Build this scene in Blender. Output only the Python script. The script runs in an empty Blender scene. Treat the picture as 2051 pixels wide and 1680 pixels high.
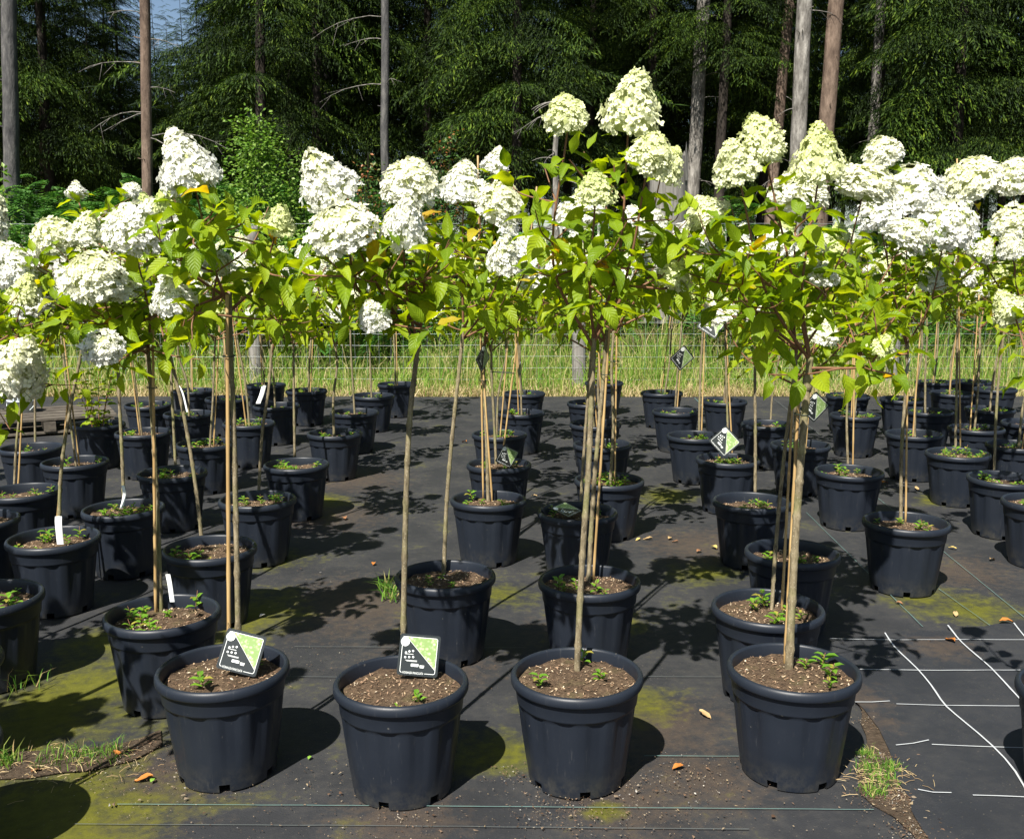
import bpy, math, random
import numpy as np
from mathutils import Vector, Matrix, noise as mnoise
from mathutils.geometry import tessellate_polygon
R = math.radians
random.seed(7); rng = np.random.default_rng(7)
scn = bpy.context.scene
col = scn.collection

# ------------------------------------------------------------------ camera, sky, sun, exposure
F_PX, PW, PH, HCAM = 2000.0, 2051, 1680, 1.56
PITCH = math.atan(315 / F_PX)
cam_d = bpy.data.cameras.new('camera'); cam = bpy.data.objects.new('camera', cam_d); col.objects.link(cam)
cam.location = (0, 0, HCAM); cam.rotation_euler = (math.pi / 2 - PITCH, 0, 0)
cam_d.sensor_width = 36; cam_d.lens = F_PX / PW * 36; cam_d.clip_start = 0.05; cam_d.clip_end = 600
scn.camera = cam
SUN_EL, SHADOW_AZ = R(51), R(66)            # shadows fall 66 degrees from +X, away from the camera
sdir = Vector((-math.cos(SHADOW_AZ) * math.cos(SUN_EL), -math.sin(SHADOW_AZ) * math.cos(SUN_EL), math.sin(SUN_EL)))
w = bpy.data.worlds.new('World'); scn.world = w; w.use_nodes = True
sky = w.node_tree.nodes.new('ShaderNodeTexSky'); sky.sky_type = 'NISHITA'; sky.sun_disc = False
sky.sun_elevation = SUN_EL; sky.sun_rotation = math.atan2(sdir.x, sdir.y); sky.dust_density = 0.6
bg = w.node_tree.nodes['Background']; bg.inputs['Strength'].default_value = 0.05
w.node_tree.links.new(sky.outputs[0], bg.inputs[0])
sl = bpy.data.lights.new('sun', 'SUN'); sl.energy = 5.0; sl.angle = R(0.53); sl.color = (1.0, 0.95, 0.86)
so = bpy.data.objects.new('sun', sl); col.objects.link(so); so.rotation_euler = sdir.to_track_quat('Z', 'Y').to_euler()
scn.render.engine = 'CYCLES'
scn.view_settings.view_transform = 'Standard'; scn.view_settings.look = 'None'
scn.view_settings.exposure = 1.15; scn.view_settings.gamma = 1.0; scn.view_settings.use_curve_mapping = False
scn.cycles.max_bounces = 5; scn.cycles.diffuse_bounces = 3; scn.cycles.glossy_bounces = 2; scn.cycles.transmission_bounces = 4

# ------------------------------------------------------------------ pixel helpers (photo pixels -> directions)
def ray(x, y):
    u = (x - PW / 2) / F_PX; v = -(y - PH / 2) / F_PX
    return Vector((u, math.cos(PITCH) + v * math.sin(PITCH), -math.sin(PITCH) + v * math.cos(PITCH)))
def gp(x, y, z=0.0):                        # where the ray meets the level plane at height z
    d = ray(x, y); t = (z - HCAM) / d.z; return Vector((0, 0, HCAM)) + d * t
def at(x, y, Y):                            # where the ray meets the upright plane at distance Y
    d = ray(x, y); return Vector((0, 0, HCAM)) + d * (Y / d.y)
def px2m(px, Y): return px * Y / F_PX

# ------------------------------------------------------------------ mesh helpers
class MB:
    def __init__(s): s.v = []; s.f = []; s.m = []; s.n = 0
    def add(s, v, f, m=0):
        v = np.asarray(v, float).reshape(-1, 3); s.v.append(v)
        f = [tuple(int(i) + s.n for i in q) for q in f]; s.f += f; s.m += [m] * len(f); s.n += len(v)
    def addarr(s, v, f, m=0):               # f: integer array of one polygon size
        v = np.asarray(v, float).reshape(-1, 3); s.v.append(v)
        s.f += (np.asarray(f) + s.n).tolist(); s.m += [m] * len(f); s.n += len(v)
    def box(s, c, d, rz=0.0, m=0):
        x, y, z = d[0] / 2, d[1] / 2, d[2] / 2
        v = np.array([(a * x, b * y, e * z) for a in (-1, 1) for b in (-1, 1) for e in (-1, 1)])
        cs, sn = math.cos(rz), math.sin(rz)
        v = np.c_[v[:, 0] * cs - v[:, 1] * sn, v[:, 0] * sn + v[:, 1] * cs, v[:, 2]] + np.array(c)
        s.add(v, [(0, 1, 3, 2), (4, 6, 7, 5), (0, 4, 5, 1), (2, 3, 7, 6), (0, 2, 6, 4), (1, 5, 7, 3)], m)
    def tube(s, pts, rad, n=8, cap=True, m=0):
        P = np.array([tuple(p) for p in pts], float); k = len(P)
        rad = np.full(k, rad) if np.isscalar(rad) else np.asarray(rad, float)
        T = np.gradient(P, axis=0); T /= (np.linalg.norm(T, axis=1)[:, None] + 1e-9)
        ref = np.array([0, 1.0, 0.1]) if abs(T[0][2]) > 0.7 else np.array([0, 0, 1.0])
        a = np.linspace(0, 2 * math.pi, n, endpoint=False); V = []
        for i in range(k):
            x = np.cross(ref, T[i]); x /= np.linalg.norm(x) + 1e-9; y = np.cross(T[i], x)
            V.append(P[i] + rad[i] * (np.cos(a)[:, None] * x + np.sin(a)[:, None] * y))
        f = [(i * n + j, i * n + (j + 1) % n, (i + 1) * n + (j + 1) % n, (i + 1) * n + j) for i in range(k - 1) for j in range(n)]
        if cap: f += [tuple(range(n - 1, -1, -1)), tuple((k - 1) * n + j for j in range(n))]
        s.add(np.concatenate(V), f, m)
    def mesh(s, name, mats, smooth=True):
        me = bpy.data.meshes.new(name)
        v = np.concatenate(s.v) if s.v else np.zeros((0, 3))
        ln = np.array([len(q) for q in s.f], dtype=np.int32)
        flat = np.fromiter((i for q in s.f for i in q), dtype=np.int32, count=int(ln.sum()))
        me.vertices.add(len(v)); me.vertices.foreach_set('co', v.astype(np.float32).ravel())
        me.loops.add(len(flat)); me.loops.foreach_set('vertex_index', flat)
        me.polygons.add(len(ln)); st = np.zeros(len(ln), np.int32); st[1:] = np.cumsum(ln)[:-1]
        me.polygons.foreach_set('loop_start', st)
        for m in (mats if isinstance(mats, (list, tuple)) else [mats]): me.materials.append(m)
        me.polygons.foreach_set('material_index', np.array(s.m, np.int32))
        me.polygons.foreach_set('use_smooth', np.full(len(ln), smooth))
        me.update(calc_edges=True); me.validate()
        return me
def obj(name, me, parent=None, loc=(0, 0, 0), mat=None):
    o = bpy.data.objects.new(name, me); col.objects.link(o)
    if parent is not None: o.parent = parent
    if mat is not None: o.matrix_basis = mat
    else: o.location = loc
    return o
def tag(o, label=None, cat=None, group=None, kind=None):
    if label: o['label'] = label
    if cat: o['category'] = cat
    if group: o['group'] = group
    if kind: o['kind'] = kind
    return o
def empty(name, loc):
    o = bpy.data.objects.new(name, None); o.empty_display_size = 0.1; col.objects.link(o); o.location = loc; return o
def frame(y, z):                            # rotation with local Y along y and local Z near z
    y = Vector(y).normalized(); z = Vector(z); z = z - y * z.dot(y)
    if z.length < 1e-4: z = y.orthogonal()
    z.normalize(); x = y.cross(z); return Matrix((x, y, z)).transposed()
def basis(loc, rot3, sc=(1, 1, 1)):
    M = rot3.to_4x4() @ Matrix.Diagonal((*sc, 1)); M.translation = Vector(loc); return M

# ------------------------------------------------------------------ materials
class NT:
    def __init__(s, name):
        s.m = bpy.data.materials.new(name); s.m.use_nodes = True; s.t = s.m.node_tree; s.t.nodes.clear()
        s.out = s.n('ShaderNodeOutputMaterial')
    def n(s, ty, **kw):
        x = s.t.nodes.new(ty)
        for k, v in kw.items():
            if k in x.inputs: s.set(x.inputs[k], v)
            else: setattr(x, k, v)
        return x
    def set(s, i, v):
        if hasattr(v, 'bl_idname') and hasattr(v, 'outputs'): v = v.outputs[0]
        if isinstance(v, bpy.types.NodeSocket): s.t.links.new(v, i)
        elif isinstance(v, (tuple, list)) and len(v) == 3 and i.type == 'RGBA': i.default_value = (*v, 1)
        else: i.default_value = v
    def mix(s, f, a, b, mode='MIX'):
        x = s.n('ShaderNodeMix', data_type='RGBA', blend_type=mode)
        s.set(x.inputs[0], f); s.set(x.inputs[6], a); s.set(x.inputs[7], b); return x.outputs[2]
    def math(s, op, a, b=0.0, clamp=False):
        x = s.n('ShaderNodeMath', operation=op, use_clamp=clamp); s.set(x.inputs[0], a); s.set(x.inputs[1], b); return x.outputs[0]
    def noise(s, vec, scale, detail=4, rough=0.55):
        x = s.n('ShaderNodeTexNoise'); x.inputs['Scale'].default_value = scale; x.inputs['Detail'].default_value = detail
        x.inputs['Roughness'].default_value = rough
        if vec is not None: s.set(x.inputs['Vector'], vec)
        return x.outputs['Fac']
    def ramp(s, f, stops):
        x = s.n('ShaderNodeValToRGB'); e = x.color_ramp.elements
        while len(e) < len(stops): e.new(0.5)
        for el, (p, c) in zip(e, stops): el.position = p; el.color = (*c, 1) if len(c) == 3 else c
        s.set(x.inputs[0], f); return x.outputs[0]
    def lin(s, f, a, b):                    # clamp map [a,b] -> [0,1]
        x = s.n('ShaderNodeMapRange'); s.set(x.inputs[0], f); x.inputs[1].default_value = a; x.inputs[2].default_value = b; return x.outputs[0]
    def pos(s): return s.n('ShaderNodeNewGeometry').outputs['Position']
    def objco(s): return s.n('ShaderNodeTexCoord').outputs['Object']
    def bump(s, h, dist, strength=1.0):
        x = s.n('ShaderNodeBump'); x.inputs['Distance'].default_value = dist; x.inputs['Strength'].default_value = strength
        s.set(x.inputs['Height'], h); return x.outputs[0]
    def bsdf(s, color, rough=0.6, spec=0.5, normal=None, **kw):
        b = s.n('ShaderNodeBsdfPrincipled'); s.set(b.inputs['Base Color'], color); s.set(b.inputs['Roughness'], rough)
        b.inputs['Specular IOR Level'].default_value = spec
        if normal is not None: s.set(b.inputs['Normal'], normal)
        for k, v in kw.items(): s.set(b.inputs[k], v)
        return b
    def done(s, sh):
        s.t.links.new(sh.outputs[0], s.out.inputs[0]); return s.m
    def translucent(s, b, color, fac):
        t = s.n('ShaderNodeBsdfTranslucent'); s.set(t.inputs[0], color)
        x = s.n('ShaderNodeMixShader'); s.set(x.inputs[0], fac); s.t.links.new(b.outputs[0], x.inputs[1]); s.t.links.new(t.outputs[0], x.inputs[2]); return x
def scaled(n, v, sc):
    m = n.n('ShaderNodeMapping'); n.set(m.inputs[0], v); m.inputs['Scale'].default_value = sc; return m.outputs[0]
M = {}
def simple(name, c, rough=0.6, spec=0.5, var=0.0, scale=30, bumpd=0.0):
    n = NT(name); p = n.objco(); nz = n.noise(p, scale, 5)
    cc = n.mix(nz, tuple(x * (1 - var) for x in c), tuple(min(1, x * (1 + var)) for x in c)) if var else c
    M[name] = n.done(n.bsdf(cc, rough, spec, n.bump(nz, bumpd) if bumpd else None)); return M[name]

# black plastic pot with scuffs and a little dried dirt
n = NT('pot_plastic'); p = n.objco(); oi = n.n('ShaderNodeObjectInfo').outputs['Random']
pv = n.n('ShaderNodeVectorMath', operation='ADD'); n.set(pv.inputs[0], p); n.set(pv.inputs[1], oi); pv = pv.outputs[0]
big = n.noise(pv, 9, 5); fine = n.noise(pv, 420, 3); sc = n.noise(scaled(n, pv, (60, 60, 9)), 1.2, 6, 0.7)
c = n.mix(big, (0.0088, 0.0122, 0.0192), (0.0142, 0.0182, 0.0270))
c = n.mix(n.math('MULTIPLY', n.lin(sc, 0.60, 0.80), 0.35), c, (0.10, 0.10, 0.10))
sp = n.lin(n.noise(pv, 55, 2), 0.74, 0.80); c = n.mix(n.math('MULTIPLY', sp, 0.5), c, (0.16, 0.15, 0.13))
zz = n.n('ShaderNodeSeparateXYZ'); n.set(zz.inputs[0], p)
lowd = n.math('MULTIPLY', n.lin(zz.outputs[2], 0.10, 0.0), n.lin(n.noise(pv, 22, 6, 0.7), 0.42, 0.72))
c = n.mix(n.math('MULTIPLY', lowd, 0.5), c, (0.085, 0.078, 0.058))
M['pot'] = n.done(n.bsdf(c, n.math('ADD', n.math('MULTIPLY', big, 0.15), 0.36), 0.34, n.bump(fine, 0.0005, 0.35)))

# potting soil (slot 0) and bark chips (slot 1)
n = NT('potting_soil'); p = n.pos(); a = n.noise(p, 60, 8, 0.7); b2 = n.noise(p, 260, 4, 0.7); g = n.noise(p, 14, 3)
c = n.ramp(a, [(0.25, (0.022, 0.014, 0.009)), (0.5, (0.080, 0.053, 0.033)), (0.75, (0.185, 0.128, 0.080))])
c = n.mix(n.math('MULTIPLY', n.lin(b2, 0.58, 0.75), 0.6), c, (0.34, 0.24, 0.16))
c = n.mix(n.math('MULTIPLY', n.lin(g, 0.56, 0.72), 0.25), c, (0.10, 0.11, 0.035))
h = n.math('ADD', n.math('MULTIPLY', a, 0.7), n.math('MULTIPLY', b2, 0.3))
M['soil'] = n.done(n.bsdf(c, 0.95, 0.2, n.bump(h, 0.012, 1.0)))
def island(name, stops, rough=0.85, trans=None, spec=0.25):
    n = NT(name); r = n.n('ShaderNodeNewGeometry').outputs['Random Per Island']
    c = n.ramp(r, stops); b = n.bsdf(c, rough, spec)
    if trans: b = n.translucent(b, n.mix(1.0, c, trans[1], 'MULTIPLY'), trans[0])
    M[name] = n.done(b); return M[name]
island('chips', [(0, (0.05, 0.028, 0.018)), (0.3, (0.14, 0.085, 0.05)), (0.6, (0.26, 0.17, 0.11)), (0.85, (0.42, 0.31, 0.19)), (1, (0.60, 0.52, 0.40))])
island('litter', [(0, (0.06, 0.034, 0.02)), (0.45, (0.13, 0.08, 0.05)), (0.7, (0.19, 0.155, 0.11)), (0.86, (0.28, 0.21, 0.12)), (0.95, (0.19, 0.19, 0.19)), (1, (0.45, 0.41, 0.35))])
island('grass_blade', [(0, (0.07, 0.17, 0.02)), (0.35, (0.15, 0.28, 0.03)), (0.65, (0.28, 0.37, 0.07)), (0.82, (0.42, 0.38, 0.16)), (1, (0.58, 0.48, 0.26))], 0.7, (0.35, (1.3, 1.3, 0.9)))
island('green_blade', [(0, (0.05, 0.14, 0.015)), (0.5, (0.12, 0.26, 0.03)), (0.8, (0.22, 0.34, 0.05)), (0.92, (0.42, 0.35, 0.16)), (1, (0.55, 0.36, 0.18))], 0.7, (0.35, (1.3, 1.3, 0.9)))
island('bracken', [(0, (0.03, 0.09, 0.015)), (0.6, (0.06, 0.17, 0.025)), (1, (0.12, 0.24, 0.04))], 0.6, (0.3, (1.3, 1.5, 0.8)))
n = NT('spruce_needles'); r = n.n('ShaderNodeNewGeometry').outputs['Random Per Island']
c = n.ramp(r, [(0, (0.006, 0.016, 0.002)), (0.45, (0.018, 0.042, 0.004)), (0.8, (0.042, 0.082, 0.007)), (1, (0.090, 0.135, 0.012))])
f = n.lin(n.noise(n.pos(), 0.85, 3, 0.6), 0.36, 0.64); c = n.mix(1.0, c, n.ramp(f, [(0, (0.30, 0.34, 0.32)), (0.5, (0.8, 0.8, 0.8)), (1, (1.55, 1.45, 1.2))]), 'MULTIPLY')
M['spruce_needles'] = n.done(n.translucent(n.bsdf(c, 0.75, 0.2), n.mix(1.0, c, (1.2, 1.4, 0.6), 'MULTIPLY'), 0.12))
island('bush_leaves', [(0, (0.05, 0.12, 0.012)), (0.6, (0.12, 0.225, 0.025)), (1, (0.22, 0.32, 0.07))], 0.45, (0.3, (1.4, 1.5, 0.7)))
island('bush_leaves_red', [(0, (0.03, 0.08, 0.02)), (0.55, (0.06, 0.13, 0.03)), (0.75, (0.14, 0.16, 0.05)), (0.9, (0.26, 0.09, 0.035)), (1, (0.30, 0.13, 0.05))], 0.45, (0.25, (1.4, 1.4, 0.7)))
island('sprout_leaves', [(0, (0.08, 0.20, 0.018)), (0.6, (0.16, 0.31, 0.025)), (0.9, (0.27, 0.37, 0.04)), (1, (0.33, 0.16, 0.06))], 0.42, (0.3, (1.4, 1.4, 0.5)), 0.4)

# hydrangea leaf: pale midrib and veins from the leaf's own UV, a few leaves turned yellow
n = NT('hydrangea_leaf'); oi = n.n('ShaderNodeObjectInfo').outputs['Random']
uv = n.n('ShaderNodeSeparateXYZ'); n.set(uv.inputs[0], n.n('ShaderNodeTexCoord').outputs['UV'])
side = n.math('ABSOLUTE', n.math('SUBTRACT', uv.outputs[0], 0.5))
c = n.ramp(oi, [(0, (0.120, 0.205, 0.006)), (0.35, (0.180, 0.275, 0.007)), (0.7, (0.245, 0.335, 0.009)), (0.97, (0.31, 0.39, 0.014)), (0.982, (0.40, 0.36, 0.020)), (0.994, (0.48, 0.32, 0.02)), (1, (0.46, 0.22, 0.02))])
vein = n.math('SINE', n.math('MULTIPLY', n.math('SUBTRACT', uv.outputs[1], n.math('MULTIPLY', side, 0.55)), 52.0))
veinm = n.lin(vein, 0.86, 1.0); rib = n.lin(side, 0.028, 0.008)
vm = n.math('MAXIMUM', n.math('MULTIPLY', veinm, 0.16), n.math('MULTIPLY', rib, 0.45))
patch = n.noise(n.objco(), 5, 3); c = n.mix(n.math('MULTIPLY', patch, 0.45), c, n.mix(1.0, c, (0.60, 0.72, 0.5), 'MULTIPLY'))
c = n.mix(vm, c, (0.28, 0.37, 0.05))
nb = n.bump(n.math('ADD', vein, n.noise(n.objco(), 24, 2)), 0.012, 0.25)
b = n.bsdf(c, 0.48, 0.30, nb)
M['leaf'] = n.done(n.translucent(b, n.mix(1.0, c, (2.3, 2.0, 0.40), 'MULTIPLY'), 0.46))
# flower heads: white sepals, creamy green towards the tip of the panicle
def petal(name, base, tip, amt):
    n = NT(name); g = n.n('ShaderNodeSeparateXYZ'); n.set(g.inputs[0], n.n('ShaderNodeTexCoord').outputs['Object'])
    r = n.n('ShaderNodeNewGeometry').outputs['Random Per Island']; oi = n.n('ShaderNodeObjectInfo').outputs['Random']
    f = n.math('ADD', n.math('ADD', n.lin(g.outputs[2], 0.1, 1.05), n.math('MULTIPLY', n.math('SUBTRACT', r, 0.5), 0.5)), n.math('MULTIPLY', n.math('SUBTRACT', oi, 0.55), 0.9))
    c = n.mix(n.math('MULTIPLY', f, amt, True), base, tip)
    b = n.bsdf(c, 0.65, 0.2)
    M[name] = n.done(n.translucent(b, c, 0.28))
petal('petal', (0.80, 0.80, 0.73), (0.74, 0.75, 0.40), 0.6)
petal('petal_young', (0.66, 0.70, 0.36), (0.50, 0.60, 0.17), 0.9)
simple('panicle_core', (0.42, 0.46, 0.20), 0.8, 0.1, 0.3, 20)
# bark of the hydrangea stems: grey-brown with lenticels and a little algae
n = NT('stem_bark'); p = n.objco(); q = scaled(n, p, (1, 1, 0.35))
a = n.noise(q, 70, 6, 0.65); l = n.n('ShaderNodeTexVoronoi'); l.inputs['Scale'].default_value = 120; n.set(l.inputs['Vector'], p)
c = n.ramp(a, [(0.3, (0.075, 0.060, 0.036)), (0.55, (0.19, 0.155, 0.095)), (0.8, (0.33, 0.28, 0.19))])
c = n.mix(n.math('MULTIPLY', n.lin(l.outputs[0], 0.25, 0.12), 0.55), c, (0.42, 0.38, 0.28))
c = n.mix(n.math('MULTIPLY', n.lin(n.noise(p, 7, 3), 0.5, 0.65), 0.5), c, (0.17, 0.18, 0.06))
M['stem'] = n.done(n.bsdf(c, 0.8, 0.25, n.bump(a, 0.004)))
simple('branch_bark', (0.17, 0.085, 0.045), 0.65, 0.3, 0.45, 30)
n = NT('bamboo'); p = n.objco(); a = n.noise(scaled(n, p, (60, 60, 4)), 1.5, 5)
c = n.ramp(a, [(0.3, (0.27, 0.165, 0.065)), (0.6, (0.42, 0.285, 0.125)), (0.85, (0.54, 0.41, 0.21))])
M['bamboo'] = n.done(n.bsdf(c, 0.5, 0.4))
simple('tie', (0.02, 0.03, 0.02), 0.5); simple('white_plastic', (0.78, 0.80, 0.80), 0.4, 0.4, 0.05)
simple('card_black', (0.020, 0.024, 0.024), 0.32, 0.55, 0.2); simple('card_white', (0.75, 0.78, 0.76), 0.4)
n = NT('card_photo'); p = n.objco(); v = n.n('ShaderNodeTexVoronoi'); v.inputs['Scale'].default_value = 110; n.set(v.inputs['Vector'], p)
a = n.noise(p, 45, 5)
c = n.mix(n.lin(a, 0.38, 0.62), (0.16, 0.28, 0.09), (0.66, 0.74, 0.46)); c = n.mix(n.lin(v.outputs[0], 0.15, 0.6), c, (0.20, 0.30, 0.10))
M['card_photo'] = n.done(n.bsdf(c, 0.35, 0.5))
# tree bark
def bark(name, stops, sz=(1, 1, 0.3), scale=14, bd=0.03):
    n = NT(name); p = n.pos(); q = scaled(n, p, sz); a = n.noise(q, scale, 8, 0.68); b_ = n.noise(p, 2.2, 3)
    c = n.ramp(n.math('ADD', n.math('MULTIPLY', a, 0.75), n.math('MULTIPLY', b_, 0.25)), stops)
    M[name] = n.done(n.bsdf(c, 0.9, 0.15, n.bump(a, bd)))
bark('bark_grey', [(0.3, (0.024, 0.024, 0.027)), (0.5, (0.076, 0.074, 0.074)), (0.7, (0.160, 0.152, 0.144))])
bark('bark_orange', [(0.3, (0.044, 0.030, 0.024)), (0.5, (0.128, 0.092, 0.070)), (0.7, (0.240, 0.176, 0.136))])
bark('bark_pale', [(0.35, (0.056, 0.050, 0.044)), (0.5, (0.176, 0.164, 0.148)), (0.65, (0.336, 0.316, 0.288))])
bark('bark_dark', [(0.3, (0.012, 0.010, 0.009)), (0.55, (0.036, 0.030, 0.025)), (0.75, (0.075, 0.062, 0.050))])
bark('weathered_wood', [(0.3, (0.075, 0.07, 0.062)), (0.5, (0.18, 0.17, 0.155)), (0.7, (0.30, 0.285, 0.26))], (1, 1, 0.06), 26, 0.01)
bark('pallet_wood', [(0.3, (0.035, 0.03, 0.026)), (0.5, (0.09, 0.078, 0.064)), (0.7, (0.17, 0.15, 0.12))], (0.15, 1, 1), 30, 0.005)
n = NT('fence_wire'); M['wire'] = n.done(n.bsdf((0.45, 0.50, 0.50), 0.45, 0.5, None, Metallic=0.6))

# ------------------------------------------------------------------ ground
def gz(x, y):                               # level yard, then a low bank under the forest edge
    t = min(max((y - 12.9) / 5.0, 0), 1); s = t * t * (3 - 2 * t)
    return 1.70 * s + 0.02 * max(0, y - 19) + (0.10 * mnoise.noise(Vector((x * 0.35, y * 0.35, 0))) * s)
xs = np.concatenate([np.linspace(-200, -24, 9), np.linspace(-22, 22, 45), np.linspace(24, 200, 9)])
ys = np.concatenate([np.linspace(-60, 8, 12), np.linspace(9, 36, 55), np.linspace(40, 300, 12)])
mb = MB(); V = [(x, y, gz(x, y) - 0.03) for y in ys for x in xs]; nx = len(xs)
mb.add(V, [(j * nx + i, j * nx + i + 1, (j + 1) * nx + i + 1, (j + 1) * nx + i) for j in range(len(ys) - 1) for i in range(nx - 1)])
n = NT('forest_soil'); p = n.pos(); a = n.noise(p, 6, 8, 0.7); b_ = n.noise(p, 0.7, 4)
c = n.ramp(a, [(0.3, (0.03, 0.02, 0.012)), (0.55, (0.085, 0.06, 0.032)), (0.8, (0.17, 0.125, 0.065))])
c = n.mix(n.math('MULTIPLY', n.lin(b_, 0.45, 0.65), 0.5), c, (0.07, 0.09, 0.025))
M['ground'] = n.done(n.bsdf(c, 0.95, 0.1, n.bump(a, 0.05)))
tag(obj('ground', mb.mesh('ground', M['ground'])), kind='structure')

# the black woven ground fabric with moss, dust and stains of their own shapes
MOSS = [(60, 1640, .5), (210, 1610, .2), (160, 1400, .45), (40, 1480, .4), (330, 1290, .42), (520, 1215, .26), (1935, 1215, .24), (1850, 1200, .16),
        (1290, 1410, .16), (985, 1500, .16), (1000, 1190, .18), (1420, 1150, .2), (640, 1000, .25), (1330, 990, .25), (1880, 1000, .2), (560, 1120, .2), (1230, 1240, .16), (1210, 1620, .06), (1090, 1420, .1)]
DIRT = [(640, 1030, .5), (720, 1210, .5), (800, 1640, .22), (1400, 1560, .25), (330, 1560, .30), (1250, 1600, .25), (700, 960, .5), (1180, 1260, .3), (860, 1330, .3), (1400, 1090, .4), (1910, 1140, .35), (1320, 1450, .3), (150, 1680, .3)]
def fabric_mat(name, base, moss, dirt, gain):
    n = NT(name); p = n.pos(); big = n.noise(p, 3.2, 6, 0.62); med = n.noise(p, 22, 6, 0.65); fine = n.noise(p, 240, 3, 0.6)
    def field(lst):
        acc = None
        for (x, y, r) in lst:
            g = gp(x, y); d = n.n('ShaderNodeVectorMath', operation='DISTANCE'); n.set(d.inputs[0], p); d.inputs[1].default_value = (g.x, g.y, 0)
            f = n.lin(d.outputs['Value'], r * 1.45, r * 0.2); acc = f if acc is None else n.math('MAXIMUM', acc, f)
        return acc
    c = n.mix(big, tuple(v * 0.75 for v in base), tuple(v * 1.3 for v in base))
    dust = n.lin(n.math('ADD', n.math('MULTIPLY', big, 0.6), n.math('MULTIPLY', med, 0.5)), 0.50, 0.78)
    c = n.mix(n.math('MULTIPLY', dust, 0.55 * gain), c, (0.068, 0.064, 0.057))
    if dirt:
        df = n.lin(n.math('ADD', field(dirt), n.math('MULTIPLY', n.math('SUBTRACT', med, 0.5), 2.2)), 0.35, 1.0)
        c = n.mix(n.math('MULTIPLY', df, 0.55), c, n.mix(fine, (0.035, 0.023, 0.016), (0.11, 0.080, 0.055)))
    if moss:
        e = n.math('ADD', n.math('MULTIPLY', n.math('SUBTRACT', big, 0.5), 2.4), n.math('MULTIPLY', n.math('SUBTRACT', med, 0.5), 1.3))
        mf = n.lin(n.math('ADD', field(moss), e), 0.26, 1.0)
        c = n.mix(n.math('MULTIPLY', mf, 0.85), c, n.mix(med, (0.030, 0.034, 0.004), (0.150, 0.150, 0.008)))
    sp = n.lin(n.noise(p, 130, 2, 0.5), 0.70, 0.76); c = n.mix(n.math('MULTIPLY', sp, 0.5), c, (0.19, 0.16, 0.12))
    wv = n.n('ShaderNodeTexWave'); wv.inputs['Scale'].default_value = 90; wv.bands_direction = 'X'; n.set(wv.inputs['Vector'], p)
    h = n.math('ADD', n.math('MULTIPLY', fine, 0.5), n.math('MULTIPLY', wv.outputs['Fac'], 0.2))
    h2 = n.math('ADD', h, n.math('MULTIPLY', big, 3.0))
    M[name] = n.done(n.bsdf(c, n.math('ADD', 0.55, n.math('MULTIPLY', big, 0.3)), 0.28, n.bump(h2, 0.004, 0.8)))
fabric_mat('ground_fabric', (0.025, 0.0262, 0.0292), MOSS, DIRT, 1.0)
fabric_mat('new_fabric', (0.020, 0.022, 0.0265), None, [(1700, 1400, .16), (1880, 1300, .16), (1730, 1445, .12)], 0.55)
X0, X1, Y0, Y1 = -11.0, 11.0, -3.0, 11.65
mb = MB(); nx, ny = 221, 150
gxs = np.linspace(X0, X1, nx); gys = np.linspace(Y0, Y1, ny)
V = []
for j, y in enumerate(gys):
    for i, x in enumerate(gxs):
        yy = y + (0.10 * mnoise.noise(Vector((x * 0.9, 3, 1))) + 0.03 * mnoise.noise(Vector((x * 6, 3, 1))) if j == ny - 1 else 0)
        V.append((x, yy, 0.0035 * mnoise.noise(Vector((x * 2.2, y * 3.1, 0))) + 0.0025 * mnoise.noise(Vector((x * 0.7, y * 8, 5))) - 0.003))
mb.add(V, [(j * nx + i, j * nx + i + 1, (j + 1) * nx + i + 1, (j + 1) * nx + i) for j in range(ny - 1) for i in range(nx - 1)])
fabric = tag(obj('ground_fabric', mb.mesh('ground_fabric', M['ground_fabric'])), kind='structure')
simple('teal_thread', (0.10, 0.17, 0.16), 0.6, 0.3, 0.5, 9); simple('white_thread', (0.40, 0.42, 0.44), 0.6, 0.3, 0.25, 12)
simple('faint_thread', (0.075, 0.085, 0.085), 0.7, 0.3, 0.5, 9)
def ribbon(name, pts, wd, mat, parent, z, step=0.06):
    P = []
    for a, b in zip(pts[:-1], pts[1:]):
        k = max(1, int((b - a).length / step)); P += [a.lerp(b, i / k) for i in range(k)]
    P.append(pts[-1]); v = []
    P2 = [P[0]] + [(P[i - 1] + P[i] * 2 + P[i + 1]) / 4 for i in range(1, len(P) - 1)] + [P[-1]]
    for i, q in enumerate(P2):
        t = (P2[min(i + 1, len(P2) - 1)] - P2[max(i - 1, 0)]).normalized(); s = Vector((-t.y, t.x, 0)) * wd / 2 * (0.85 + 0.3 * random.random())
        zz = z + 0.0015 * mnoise.noise(Vector((q.x * 9, q.y * 9, 2)))
        v += [(q.x + s.x, q.y + s.y, zz), (q.x - s.x, q.y - s.y, zz)]
    m_ = MB(); m_.add(v, [(2 * i, 2 * i + 1, 2 * i + 3, 2 * i + 2) for i in range(len(P2) - 1)])
    return obj(name, m_.mesh(name, mat), parent)
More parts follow.
